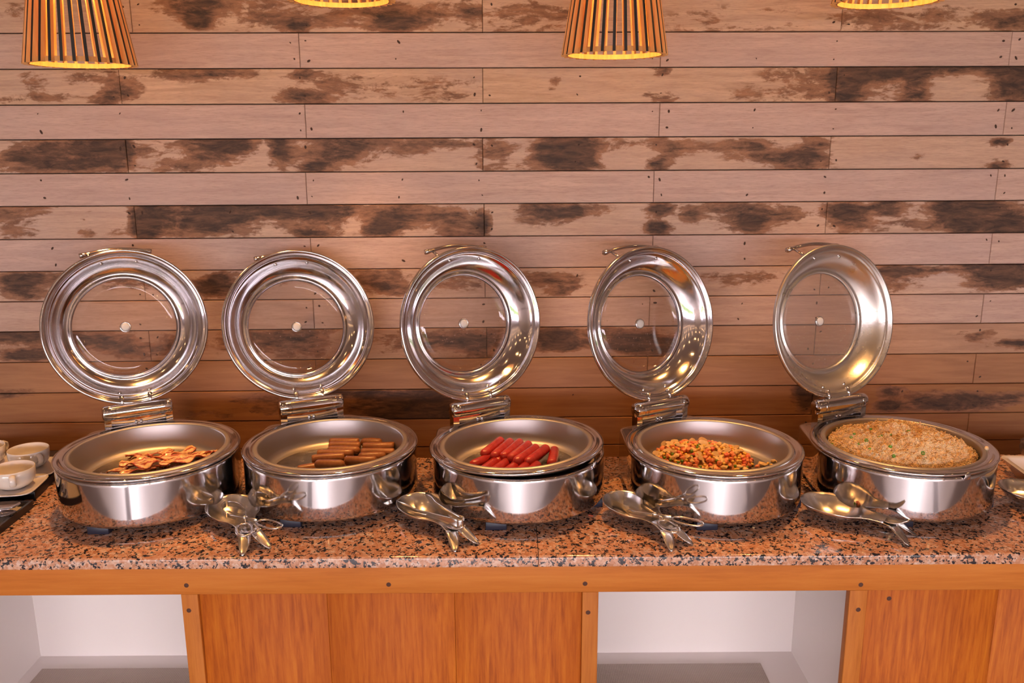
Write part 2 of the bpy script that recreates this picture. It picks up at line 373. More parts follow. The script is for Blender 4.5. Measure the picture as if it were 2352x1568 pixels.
# stain blobs in wall pixels: x, y, rx, ry, amount
BL = [(40, 20, 60, 25, .5), (440, 15, 60, 30, .9), (455, 50, 30, 14, 1.1), (683, 62, 22, 12, 1.1), (905, 50, 50, 20, 1.1), (720, 45, 120, 20, .45), (860, 12, 60, 14, .6), (1000, 40, 110, 30, .5), (560, 30, 160, 40, .28),
      (1200, 40, 120, 40, .35), (1700, 50, 160, 30, .25), (1980, 40, 60, 30, .5), (2080, 40, 90, 22, .45), (2250, 40, 100, 25, .35), (2320, 50, 40, 20, .6),
      (75, 185, 30, 30, .7), (60, 225, 120, 12, .5), (190, 180, 60, 14, .55), (245, 225, 35, 16, .95), (260, 200, 25, 25, .6), (480, 170, 110, 12, .7), (300, 200, 22, 30, .6), (695, 168, 28, 12, .9), (700, 225, 60, 16, .7), (820, 195, 120, 25, .35), (1030, 210, 70, 25, .35), (1280, 188, 14, 9, 1.0), (1520, 165, 18, 10, .9), (1520, 225, 40, 12, .6), (1800, 215, 110, 20, .45), (1820, 170, 60, 14, .4),
      (1990, 170, 75, 22, 1.1), (1945, 200, 35, 40, 1.1), (2110, 160, 110, 14, 1.0), (2105, 200, 30, 35, 1.0), (2040, 225, 60, 14, .5), (2320, 165, 45, 22, 1.4), (2330, 210, 40, 28, 1.2), (2250, 158, 60, 8, .8),
      (60, 355, 80, 32, .75), (210, 340, 90, 28, 1.1), (200, 380, 80, 14, .9), (275, 350, 25, 34, .95), (350, 345, 50, 14, .45), (490, 335, 70, 26, 1.25), (430, 380, 80, 16, .6), (555, 335, 30, 14, 1.0), (645, 350, 25, 35, 1.2), (760, 345, 75, 30, .95), (730, 385, 40, 12, .9), (900, 330, 90, 20, .75), (1030, 330, 60, 12, .6), (1135, 350, 35, 36, .75),
      (1300, 340, 55, 36, 1.5), (1320, 370, 60, 22, 1.2), (1235, 365, 40, 25, .6), (1400, 330, 60, 14, .8), (1515, 377, 30, 14, 1.4), (1530, 335, 50, 22, .7), (1720, 332, 45, 10, .8), (1620, 340, 80, 8, .5), (1770, 355, 80, 14, .75), (1840, 370, 60, 20, .95), (1870, 335, 40, 20, .8), (2300, 324, 18, 9, 1.4), (2298, 380, 22, 9, 1.2), (2105, 362, 14, 8, .6),
      (40, 482, 90, 10, .6), (30, 520, 50, 30, .45), (195, 493, 12, 8, 1.0), (200, 533, 12, 8, 1.0), (330, 510, 28, 38, 1.6), (430, 490, 100, 22, 1.0), (520, 495, 60, 25, 1.1), (450, 530, 140, 14, .75), (640, 480, 120, 16, 1.1), (690, 500, 60, 25, .9), (720, 535, 50, 12, .9), (880, 520, 40, 22, 1.4), (930, 490, 60, 22, 1.1), (1050, 510, 50, 35, .75), (1105, 520, 14, 30, 1.2), (800, 490, 60, 18, .5),
      (1260, 485, 60, 22, .85), (1315, 490, 20, 12, .9), (1360, 485, 40, 12, .6), (1515, 480, 26, 14, 1.4), (1512, 525, 22, 16, 1.3), (1590, 495, 22, 14, .8), (1720, 495, 60, 28, 1.05), (1728, 515, 22, 16, 1.0), (1820, 495, 30, 14, .7), (1640, 475, 50, 10, .6),
      (1960, 500, 50, 30, 1.2), (2040, 475, 40, 14, 1.3), (1930, 480, 30, 14, 1.0), (2250, 490, 80, 26, 1.2), (2200, 475, 60, 12, 1.2), (2190, 520, 80, 12, .6), (2320, 510, 40, 28, 1.1), (2060, 500, 40, 20, .5), (2280, 530, 80, 8, 1.1),
      (40, 645, 50, 16, 1.25), (50, 675, 60, 14, 1.1), (130, 640, 60, 14, .7), (300, 640, 60, 20, .5), (505, 638, 26, 10, 1.2), (510, 665, 50, 18, 1.0), (440, 660, 50, 16, .8), (620, 640, 60, 20, .6), (860, 640, 60, 20, .8), (905, 665, 60, 14, .7), (1060, 640, 60, 20, .5), (1260, 635, 60, 14, .45), (1290, 662, 40, 12, .7), (1700, 640, 90, 14, .3),
      (2050, 622, 34, 10, 1.7), (2110, 622, 60, 8, 1.1), (2080, 650, 60, 16, .7), (2260, 615, 80, 16, 1.0), (2270, 650, 60, 16, .9), (2330, 630, 40, 28, 1.0),
      (20, 770, 60, 14, 1.4), (60, 818, 60, 10, 1.7), (130, 775, 90, 18, .7), (250, 780, 60, 20, .8), (300, 805, 70, 14, .8), (420, 790, 60, 20, .6), (560, 785, 60, 20, .8), (680, 785, 90, 24, .9), (900, 790, 60, 22, .6), (1010, 785, 60, 20, .6), (1110, 790, 50, 28, 1.0), (1285, 768, 34, 10, 1.6), (1290, 795, 34, 10, 1.6), (1255, 780, 40, 22, .8), (1400, 780, 70, 22, 1.0), (1490, 790, 60, 24, .9), (1560, 795, 50, 16, .7), (2240, 770, 40, 10, .6), (2330, 788, 40, 8, 1.3),
      (20, 905, 40, 8, .9), (560, 915, 60, 10, .7), (640, 930, 60, 20, .5), (880, 925, 90, 28, .85), (980, 920, 70, 24, 1.3), (1000, 950, 60, 14, 1.2), (900, 955, 60, 10, 1.1), (800, 905, 80, 10, .9), (470, 945, 60, 14, .5), (1855, 905, 22, 34, 2.0), (2045, 902, 30, 12, 1.4), (2035, 930, 26, 10, 1.2), (2130, 920, 60, 16, .8), (2210, 915, 30, 12, 1.1), (2190, 935, 60, 10, .9), (2300, 915, 60, 16, .9)]
BLW = []
for x, y, rx, ry, am in BL:
    p = on_y(x, y, D); q = on_y(x+rx, y+ry, D); BLW.append((p.x, p.z, abs(q.x-p.x), abs(q.z-p.z), am, y))
def stain(x, z, zb, zt, own):
    s = 0
    for bx, bz, rx, rz, am, _ in own:
        e = ((x-bx)/rx)**2 + ((z-bz)/rz)**2
        if e < 6: s += am*math.exp(-.7*e*math.sqrt(max(e, .2))*.9)
    return min(s, 1.6)
ROW_BROWN = [0., 0., 0., 0., 0., 0., 0., 0., .05, .15, .6, .9, 1., 1., 1.]  # mix towards a darker orange-brown, rising row by row to the lowest boards
TONE = [.75, 0, .9, 0, .55, 0, .55, .12, .5, .15, .45, .3, .6, .6, .6]
def plank_mesh(x0, x1, zb, zt, row, own, w):
    nx = max(2, int((x1-x0)/.025)); nz = 6; hx, hz = (x1-x0)/2, (zt-zb)/2; mx, mz = (x0+x1)/2, (zb+zt)/2
    vs, fs, st = [], [], []; y = -.020-w; b = .0012
    def vert(x, yy, z): vs.append((x, yy, z)); st.append(stain(x+mx, z+mz, zb, zt, own)); return len(vs)-1
    g = [[vert(-hx+b+(2*hx-2*b)*i/nx, y, -hz+b+(2*hz-2*b)*k/nz) for k in range(nz+1)] for i in range(nx+1)]
    for i in range(nx):
        for k in range(nz): fs.append((g[i][k], g[i+1][k], g[i+1][k+1], g[i][k+1]))
    loop = [g[i][0] for i in range(nx+1)]+[g[nx][k] for k in range(1, nz+1)]+[g[i][nz] for i in range(nx-1, -1, -1)]+[g[0][k] for k in range(nz-1, 0, -1)]
    prev = loop
    for yy, e in ((y+b, 0), (0, 0)):
        cur = []
        for q in loop:
            px, _, pz = vs[q]; cur.append(vert(px + (b if px > hx-b*1.5 else -b if px < -hx+b*1.5 else 0), yy, pz + (b if pz > hz-b*1.5 else -b if pz < -hz+b*1.5 else 0)))
        n = len(loop)
        for q in range(n): fs.append((prev[q], cur[q], cur[(q+1) % n], prev[(q+1) % n]))
        prev = cur
    me = mesh('plank', vs, fs, 'pallet_plank', False, None, {'stain': st}); return me, mx, mz
nail_me = mesh('nail_hole', *lathe([(0, .0004), (.0035, .0004), (.0046, .0001), (.005, -.002)], 10, 'y'), 'rusty_hole', True)
def make_row(zt, zb, js, tone, own, row_brown, nails):
    g = .0013
    xs = [RX0+.002]+js+[RX1-.002]
    for a, b in zip(xs, xs[1:]):
        w = random.uniform(-.0012, .0014)
        me, mx, mz = plank_mesh(a+g*.5, b-g*.5, zb+g, zt-g, 0, [q for q in own if a-q[2]*2 < q[0] < b+q[2]*2], w)
        p = ob('plank', me, wall, (mx, D+.022, mz)); p['tone'] = max(0., min(1., tone+random.uniform(-.14, .14))); p['row_brown'] = row_brown
        if nails:
            for e in (a+.02, b-.02, a+(b-a)*.5, a+(b-a)*.27 if random.random() < .5 else None):
                if e is None or not (-1.7 < e < 1.9): continue
                for f in (.24, .76):
                    if random.random() < .78:
                        q = random.uniform(.38, .85)
                        ob('nail_hole', nail_me, p, (e+random.uniform(-.006, .006)-mx, -.0202-w, (zb+(zt-zb)*f)+random.uniform(-.004, .004)-mz), (0, random.random()*6, 0), (q*random.uniform(.9, 1.7), 1, q*.8))
for k, (zt, zb, ym, jp) in enumerate(rows):
    js = [on_y(x, ym, D).x for x in jp]; step = js[1]-js[0]
    js = [js[0]-step*1.02]+js+[js[-1]+step*1.01]
    lo_, hi_ = (SEAM[k-1] if k else -12), SEAM[k]
    own = [q for q in BLW if zb-.004 < q[1] < zt+.004]
    if k % 2 == 0:                                          # the weathered rows go on beyond the frame
        for sx in (-1, 1):
            own += [(sx*random.uniform(1.75, 3.6), random.uniform(zb, zt), random.uniform(.04, .12), random.uniform(.015, .04), random.uniform(.5, 1.3), 0) for q in range(14)]
    make_row(zt, zb, js, TONE[k], own, ROW_BROWN[k], True)
for k in range(1, 13):                                      # rows above the frame, up to the ceiling
    zb = zs[0]+ph*k; zt = min(zs[0]+ph*(k+1), RH-.002)
    if zt-zb < .02: break
    js = [(-2.5 if k % 2 else -2.1)+i*.96+random.uniform(-.02, .02) for i in range(6)]
    own = [(random.uniform(-2.5, 2.5), random.uniform(zb, zt), random.uniform(.03, .12), random.uniform(.015, .04), random.uniform(.5, 1.2), 0) for q in range(0 if k % 2 == 0 else 16)]
    make_row(zt, zb, js, .1 if k % 2 == 0 else .6, own, 0., False)
zz = zs[14]
for k in range(8):                                          # rows running down behind the counter
    js = [(-2.6 if k % 2 else -2.2)+i*.96 for i in range(6)]
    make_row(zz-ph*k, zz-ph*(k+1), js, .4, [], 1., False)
    if zz-ph*(k+2) < .05: break

# ------------------------------------------------------------------ counter
CF = Vector((.03, 1.684, 0)); CR = R(-1.0)
def cpos(p):                                   # world -> counter frame
    d = Vector((p.x-CF.x, p.y-CF.y)); return Vector((d.x*math.cos(CR)+d.y*math.sin(CR), -d.x*math.sin(CR)+d.y*math.cos(CR)))
CD = .585; U0, U1 = -1.95, 1.95; TH = .024
wt = thing('granite_worktop', 'polished salmon granite worktop with black flecks under the chafing dishes', 'worktop', (CF.x, CF.y, CT), CR)
us = cpos(on_z(1235, 1250, CT)).x
def slab(a, b):
    me = MB().box(a, b, 0, CD, -TH, 0).mesh('slab', 'salmon_granite'); bm = bmesh.new(); bm.from_mesh(me)
    e = [q for q in bm.edges if all(v.co.y < .001 for v in q.verts) and all(v.co.z > -.001 for v in q.verts)]
    bmesh.ops.bevel(bm, geom=e, offset=.006, segments=4, affect='EDGES', profile=.5); bm.to_mesh(me); bm.free(); return auto(me, 30)
ob('granite_slab', slab(U0, us-.0007), wt); ob('granite_slab', slab(us+.0007, U1), wt)
ct = thing('wooden_counter', 'orange wood buffet counter with plank panels and white open shelves', 'counter', (CF.x, CF.y, 0), CR)
zt = CT-TH; AP = .066
ob('apron', rbox('apron', U0, U1, .010, .032, zt-AP, zt, .002, 'apron_wood'), ct)
zb = zt-AP
def ux(px, py=1362): return cpos(on_y(px, py, 1.70)).x
s1a, s1b, s2a, s2b = ux(411), ux(450), ux(1337), ux(1374); s3a, s3b = ux(1946, 1350), ux(1986, 1350)
plug = mesh('screw_plug', *lathe([(0, .0012), (.004, .001), (.0052, 0)], 12, 'y'), 'dark_plug', True)
def stile(a, b):
    o = ob('stile', rbox('stile', a, b, .012, .034, .02, zb-.0005, .0015, 'stile_wood'), ct); return o
st_ = [stile(s1a, s1b), stile(s2a, s2b), stile(s3a, s3b), stile(s1a-.62, s1a-.58), stile(s3b+.86, s3b+.9)]
def panels(a, b, n):
    for i in range(n):
        x0, x1 = a+(b-a)*i/n, a+(b-a)*(i+1)/n
        ob('panel_board', rbox('panel_board', x0+.0003, x1-.0003, .020, .034, .02, zb-.001, .0006, 'panel_wood', 1), ct)
panels(s1b, s2a, 3); panels(s3b, s3b+.86, 3)
for (px, py, par) in ((426, 1350, None), (893, 1344, None), (1343, 1338, None), (1969, 1335, None), (431, 1409, 0), (1350, 1405, 1), (1964, 1393, 2), (2037, 1371, None)):
    q = cpos(on_y(px, py, 1.70)); z = on_y(px, py, 1.695).z
    ob('screw_plug', plug, ct, (q.x, .0098 if par is None and py < 1360 else (.0195 if par is None else .0118), z))
# white open shelves
SB, SZ = .37, CT-.468
def bay(a, b, nm):
    ob('shelf_back', MB().box(a, b, SB, SB+.016, .02, zb-.001).mesh('shelf_back', 'white_laminate'), ct)
    ob('shelf_side', MB().box(a-.016, a, .036, SB, .02, zb-.001).mesh('shelf_side', 'white_laminate'), ct)
    ob('shelf_side', MB().box(b, b+.016, .036, SB, .02, zb-.001).mesh('shelf_side', 'white_laminate'), ct)
    ob('shelf_board', MB().box(a, b, .036, SB, SZ-.02, SZ).mesh('shelf_board', 'white_laminate'), ct)
    ob('shelf_top', MB().box(a, b, .036, SB, zt-.02, zt-.001).mesh('shelf_top', 'white_laminate'), ct)
LB0 = s1a-.535; bay(LB0, s1a+.012, 'l'); bay(s2b-.010, s3a+.012, 'r')
ob('counter_back', MB().box(U0, U1, CD-.03, CD-.014, .02, zt-.001).mesh('counter_back', 'white_laminate'), ct)
ob('plinth', MB().box(U0, U1, .05, CD-.05, 0, .02).mesh('plinth', 'dark_base'), ct)
def mat_(a, b, y0, y1, label):
    o = ob('woven_mat', rbox('woven_mat', a, b, y0, y1, 0, .003, .001, 'woven_mat', 1), None, (CF.x, CF.y, SZ+.0005), (0, 0, CR))
    return tag(o, label, 'mat', 'mats on the open shelves')
mat_(LB0+.035, s1a-.002, .06, SB-.06, 'grey-beige woven mat on the white shelf at the left end of the counter')
mat_(s2b+.004, s3a-.085, .06, SB-.055, 'grey-beige woven mat on the white shelf between the two wood panels')

# ------------------------------------------------------------------ chafing dishes
def hull_rho():
    pts = [(.2084*math.cos(a), .2084*math.sin(a)) for a in [2*PI*i/240 for i in range(240)]]
    for sx in (-1, 1):
        for i in range(24):
            a = 2*PI*i/24; pts.append((sx*.098+.022*math.cos(a), .212+.022*math.sin(a)))
    pts = sorted(set(pts))
    def half(p):
        h = []
        for q in p:
            while len(h) > 1 and (h[-1][0]-h[-2][0])*(q[1]-h[-2][1])-(h[-1][1]-h[-2][1])*(q[0]-h[-2][0]) <= 0: h.pop()
            h.append(q)
        return h[:-1]
    H_ = half(pts)+half(pts[::-1])
    def rho(a):
        d = (math.cos(a), math.sin(a))
        for (x0, y0), (x1, y1) in zip(H_, H_[1:]+H_[:1]):
            ex, ey = x1-x0, y1-y0; den = d[0]*ey-d[1]*ex
            if abs(den) < 1e-12: continue
            tt = (x0*ey-y0*ex)/den; uu = (x0*d[1]-y0*d[0])/den
            if tt > 0 and -1e-6 <= uu <= 1+1e-6: return tt
        return .2084
    return rho
rho = hull_rho(); NB = 144
prof = [(-.016, .0195, 1), (-.002, .0200, 1), (-.0004, .0212, 1), (0, .0235, 1), (0, .030, 1), (0, .075, 1), (0, .117, 1), (0, .1215, 1), (-.001, .1245, 1), (-.0035, .1264, 1), (-.007, .1272, 1), (-.012, .1276, 1)]
vs, fs = [], []
for i in range(NB):
    a = 2*PI*i/NB; r = rho(a)
    for dr, z, _ in prof: vs.append(((r+dr)*math.cos(a), (r+dr)*math.sin(a), z))
    for rr, z in ((.194, .1290), (.187, .1290), (.18, .11)): rr = min(rr, r-.011); vs.append((rr*math.cos(a), rr*math.sin(a), z))
K = len(prof)+3
for i in range(NB):
    j = (i+1) % NB
    for q in range(K-1): fs.append((i*K+q, j*K+q, j*K+q+1, i*K+q+1))
BODY = auto(mesh('body', vs, fs, 'polished_steel'), 45)
RING = mesh('rim_ring', *lathe([(.1875, .1282), (.2050, .1284), (.2085, .1290), (.2108, .1306), (.2118, .1328), (.2110, .1352), (.2085, .1371), (.2045, .1379), (.2000, .1371), (.1965, .1354), (.1935, .1343), (.1905, .1340), (.1885, .1344), (.1868, .1354), (.1850, .1352), (.1845, .128)], 128), 'polished_steel', True)
vs, fs = lathe([(.1862, .1350), (.1845, .1372), (.1805, .1382), (.1765, .1378), (.1745, .1362), (.1738, .1335), (.1705, .110), (.1675, .090), (.1650, .0825), (.1600, .0770), (.1530, .0742), (.1450, .0735)], 128)
n0 = len(fs); k0 = len(vs)
ctr = len(vs); vs.append((0, 0, .0725)); kk = 12
mi = [0]*len(fs)
for i in range(128): fs.append((i*kk+11, ((i+1) % 128)*kk+11, ctr)); mi.append(1)
PAN = mesh('food_pan', vs, fs, ['satin_steel', 'pan_floor_steel'], True, mi)
BASE = mesh('base', *lathe([(0, .006), (.168, .006), (.172, .009), (.176, .0205), (0, .0205)], 64), 'dark_base', True)
FOOT = rbox('foot', -.024, .024, -.016, .016, 0, .0205, .002, 'foot_plastic')
HY, HZ, HL, HR = .2059, .1757, .0854, .0195
dp = [(0, -HL), (HR*.6, -HL), (HR*.92, -HL+.003), (HR, -HL+.007), (HR, -HL+.022), (HR*.97, -HL+.0225), (HR*.97, -HL+.0235), (HR, -HL+.024)]
dp = dp+[(HR, -HL+.031), (HR*.96, -HL+.0315), (HR*.96, -HL+.032), (HR, -HL+.0325)]
DRUM = auto(mesh('hinge_drum', *lathe(dp+[(r, -h) for r, h in dp[::-1]], 40, 'x'), 'chrome'), 40)
MNT = MB().box(-.0825, -.066, -.011, .011, -.049, -.008).box(.066, .0825, -.011, .011, -.049, -.008).box(-.066, .066, .002, .007, -.049, -.010)
MOUNT = MNT.mesh('hinge_bracket', 'chrome', False, 30)
SCR = mesh('screw', *lathe([(0, .004), (.003, .0035), (.0042, .002), (.0045, 0)], 12, 'y'), 'chrome', True)
LR, LG, GR, GD = .2013, .0152, .1267, .0545
lin = [(.2013, -.006), (.2013, -.001), (.2003, .0022), (.1980, .0035), (.1955, .0028), (.1935, .0005), (.1915, -.0012), (.1885, -.0016), (.1865, -.0035), (.1855, -.0075), (.1840, -.0105), (.1810, -.0125), (.1770, -.0165), (.1720, -.0235), (.1660, -.0320), (.1580, -.0410), (.1500, -.0475), (.1430, -.0515), (.1385, -.0530), (.1365, -.0520), (.1345, -.0495), (.1320, -.0485), (.1295, -.0500), (.1275, -.0535), (.1267, -.0575)]
lout = [(.1290, -.0600), (.1340, -.0590), (.1430, -.0555), (.1520, -.0495), (.1620, -.0400), (.1700, -.0300), (.1770, -.0200), (.1860, -.0130), (.1960, -.0080), (.2005, -.0075), (.2013, -.006)]
LC = LR+LG
LIDV = lathe(lin+lout, 128, 'y', (0, 0, LC))
LID = mesh('lid', *LIDV, 'lid_steel', True); LIDM = mesh('lid', *LIDV, 'misty_lid_steel', True)
gp = [(0, -.0600), (.06, -.0592), (.105, -.0575), (.1285, -.0558)]
GLV = lathe(gp+[(r, h-.003) for r, h in gp[::-1]], 96, 'y', (0, 0, LC))
GLS = mesh('lid_glass', *GLV, 'lid_glass', True); GLM = mesh('lid_glass', *GLV, 'misted_glass', True)
KNOB = mesh('vent_disc', *lathe([(0, -.0535), (.004, -.0533), (.009, -.0537), (.0108, -.0550), (.0112, -.0600)], 24, 'y', (0, 0, LC)), 'vent_white', True)
KNOBR = mesh('vent_ring', *lathe([(.0112, -.0560), (.0128, -.0552), (.0140, -.0565), (.0142, -.0600)], 24, 'y', (0, 0, LC)), 'chrome', True)
RIV = mesh('rivet', *lathe([(0, .0045), (.0025, .004), (.0042, .0022), (.0048, 0)], 12, 'y'), 'chrome', True)
hb = MB(); zt_ = LC+LR
pth = [(-.088+.176*i/24, .068, zt_-.006+.012*math.sin(PI*i/24)) for i in range(25)]
hb.add(*sweep(pth, [.0085 if i in (0, 24) else .0092 if i in (1, 23) else .0078 if i in (2, 22) else .0066 for i in range(25)], 10, False, .8))
for sx in (-1, 1):
    hb.add(*sweep([(sx*.064, .024, zt_-.030), (sx*.066, .046, zt_-.014), (sx*.068, .066, zt_-.003)], .0042, 8))
HANDLE = hb.mesh('handle', 'chrome', True)
ARM = mesh('hinge_arm', *sweep([(0, 0, .012), (0, .003, .028), (0, .006, .040)], .0058, 10), 'chrome', True)
CLIP = rbox('rim_clip', -.0075, .0075, -.0025, .0025, -.007, .007, .0015, 'chrome')
DROPM = MATS['water_drop']
def droplets(seed, n):
    rn = random.Random(seed); b = MB()
    for i in range(n):
        if rn.random() < .6:
            a = rn.uniform(-PI*.95, PI*.05) if rn.random() < .75 else rn.uniform(0, 2*PI); r = GR*math.sqrt(rn.random())*.97; w = -.0567-.002*(1-(r/GR)**2)*.9; w = {0: w}[0]
        else:
            a = rn.uniform(0, 2*PI); r = rn.uniform(.14, .185)
            w = [q for q in lin if q[0] <= r][0][1]+.0005
        s = rn.choice([.0006, .0008, .001, .0013, .0017]); cx, cz = r*math.cos(a), r*math.sin(a)
        v = []
        for ring, (rr, hh) in enumerate(((1, 0), (.75, .55))):
            for k in range(6): v.append((cx+s*rr*math.cos(k*PI/3), -(w+s*hh), LC+cz+s*rr*1.15*math.sin(k*PI/3)))
        v.append((cx, -(w+s*.8), LC+cz))
        f = [(k, (k+1) % 6, 6+(k+1) % 6, 6+k) for k in range(6)]+[(6+k, 6+(k+1) % 6, 12) for k in range(6)]
        b.add(v, f)
    return b.mesh('droplets', 'water_drop', True)
DX = [-.837, -.403, .055, .528, .987]; DY = [2.008, 2.028, 2.002, 1.987, 1.984]
DT = [27.8, 24.3, 27.4, 27.7, 22.8]; DL = [11.9, 19.3, 9.3, 11.0, 10.2]
DLAB = ['open polished steel chafing dish holding bacon strips, nearest the white cups', 'open polished steel chafing dish holding brown sausages, lid tipped furthest back',
        'open polished steel chafing dish holding red sausages, rim sitting askew', 'open polished steel chafing dish holding mixed vegetables with peas and carrots',
        'open polished steel chafing dish heaped with rice, steamed-up lid']
dishes = []
for i in range(5):
    t_ = thing('chafing_dish', DLAB[i], 'chafing dish', (DX[i], DY[i], CT), R(DT[i]), 'row of open chafing dishes'); dishes.append(t_)
    ob('body', BODY, t_); ob('base', BASE, t_)
    for a in (45, 135, 225, 315):
        ob('foot', FOOT, t_, (.184*math.cos(R(a)), .184*math.sin(R(a)), 0), (0, 0, R(-DT[i])))
    tilt = (R(-1.2), R(-1.6), 0) if i == 2 else (0, 0, 0); lift = .0055 if i == 2 else 0
    ob('rim_ring', RING, t_, (0, 0, lift), tilt); ob('food_pan', PAN, t_, (0, 0, lift*.9), tilt)
    hg = ob('hinge_bracket', MOUNT, t_, (0, HY, HZ)); ob('hinge_drum', DRUM, t_, (0, HY, HZ))
    for sx in (-.006, .006): ob('screw', SCR, hg, (sx, .002, -.034))
    l = ob('lid', LIDM if i == 4 else LID, t_, (0, HY, HZ), (-R(DL[i]), 0, 0))
    ob('lid_glass', GLM if i == 4 else GLS, l); k_ = ob('vent_disc', KNOB, l); ob('vent_ring', KNOBR, l); ob('handle', HANDLE, l); ob('hinge_arm', ARM, l, (-.034, 0, 0)); ob('hinge_arm', ARM, l, (.034, 0, 0))
    for a in (76, 104, -78, -102):
        ob('rivet', RIV, l, (.1735*math.cos(R(a)), .0205, LC+.1735*math.sin(R(a))))
    if i:
        tag(ob('droplets', droplets(i, (0, 260, 170, 240, 330)[i]), l), kind='stuff')
    if i in (2, 4):
        for a in ((-62,) if i == 2 else (-98, -30)):
            ob('rim_clip', CLIP, t_, (.2105*math.cos(R(a)), .2105*math.sin(R(a)), .127), (0, 0, R(a+90)))
def pan(i, px, py, h): return on_z(px, py, CT+h)
PF = .0735

# ------------------------------------------------------------------ bacon
def bacon(seed, L, w):
    rn = random.Random(seed); nx, ny = 34, 8; vs, fs, at = [], [], []
    p1, p2, p3 = rn.uniform(0, 6), rn.uniform(0, 6), rn.uniform(0, 6)
    for i in range(nx+1):
        s = i/nx
        cx = (s-.5)*L; cyy = .010*math.sin(s*5+p1)+.004*math.sin(s*13+p2)
        ww = w*(.85+.16*math.sin(s*7+p3)+.10*math.sin(s*19+p1))*(min(1, s*9+.45))*(min(1, (1-s)*9+.45))
        for j in range(ny+1):
            q = j/ny-.5
            z = .004+.0030*math.sin(s*9+p1+q*1.2)+.0012*math.sin(s*27+p2+q*6)+.018*abs(q)**1.6*math.sin(s*13+p3+(2 if q > 0 else 0))+.0012*noise.noise(Vector((s*30, q*8, p1)))
            vs.append((cx, cyy+q*ww+.0012*math.sin(s*60+p2), max(z, .0004))); at.append(j/ny)
    for i in range(nx):
        for j in range(ny): fs.append((i*(ny+1)+j, (i+1)*(ny+1)+j, (i+1)*(ny+1)+j+1, i*(ny+1)+j+1))
    return mesh('bacon_strip', vs, fs, 'bacon', True, None, {'across': at})
BC = [(340, 1058, 150, .135, .034, .000, 'bacon strip lying left of the pan floor, nearest the front rim'), (296, 1066, 70, .105, .032, .004, 'dark crisp bacon strip standing out at the left end of the pile'), (350, 1066, 28, .150, .034, .010, 'bacon strip lying lowest along the front of the pile'),
      (370, 1050, 26, .165, .036, .009, 'long bacon strip running through the middle of the pile'), (400, 1056, 24, .150, .034, .015, 'bacon strip on top at the front of the pile'), (345, 1040, 30, .115, .034, .004, 'short bacon strip at the back left, tip curling upwards'),
      (395, 1038, 27, .120, .034, .004, 'bacon strip at the back beneath the middle strips'), (440, 1044, 26, .130, .032, .008, 'bacon strip reaching towards the right side of the pan'), (466, 1042, 32, .120, .028, .003, 'narrow bacon strip furthest right against the pan wall'),
      (425, 1052, 22, .120, .030, .020, 'reddish bacon strip lying on top of the right half'), (330, 1060, 20, .110, .030, .018, 'bacon strip lying across the top of the left half')]
for n, (px, py, an, L, w, h, lab) in enumerate(BC):
    p = pan(0, px, py, PF+h+.008); o = ob('bacon_strip', bacon(n+3, L, w), None, (p.x, p.y, CT+PF+h), (R(random.uniform(-6, 6)), R(random.uniform(-5, 2)), R(an)))
    solid(o, .0022, 1); tag(o, lab, 'bacon', 'bacon strips in the leftmost dish')
# ------------------------------------------------------------------ brown sausages
BS = [(757, 1016, 825, 1016, 0, 'back row left'), (828, 1016, 880, 1017, 0, 'back row right'), (756, 1025, 828, 1025, .004, 'second row from the back, left'), (833, 1027, 906, 1025, .006, 'second row from the back, right, cut end showing'), (751, 1035, 828, 1035, .007, 'third row from the back, left'),
      (830, 1040, 906, 1040, .008, 'third row from the back, right, against the pan wall'), (729, 1043, 812, 1041, .009, 'fourth row from the back, left'), (822, 1050, 887, 1047, .010, 'fourth row from the back, right'), (716, 1056, 791, 1050, .012, 'behind the frontmost top sausage'), (793, 1058, 864, 1058, .022, 'lying on top at the front right'),
      (722, 1067, 792, 1067, .022, 'lying on top at the front middle'), (684, 1080, 738, 1073, .004, 'frontmost, at the left tip of the pile'), (790, 1075, 862, 1075, .000, 'bottom layer under the front right'), (720, 1082, 792, 1082, .000, 'bottom layer at the front middle'), (800, 1064, 870, 1064, .0, 'bottom layer at the right'), (745, 1060, 815, 1060, 0, 'bottom layer in the middle')]
for n, (x0, y0, x1, y1, h, lab) in enumerate(BS):
    r = .0118; a = pan(1, x0, y0, PF+h+r); b = pan(1, x1, y1, PF+h+r); L = (b-a).length
    o = ob('brown_sausage', capsule('brown_sausage', max(L, .05), r, 'brown_sausage', 14, n % 3 != 1, .0025*((n % 3)-1)), None, ((a.x+b.x)/2, (a.y+b.y)/2, CT+PF+h+r+.0006), (0, 0, math.atan2(b.y-a.y, b.x-a.x)))
    tag(o, 'brown grilled sausage, '+lab+(' of the pile' if 'pile' not in lab else ''), 'sausage', 'brown sausages in the second dish')
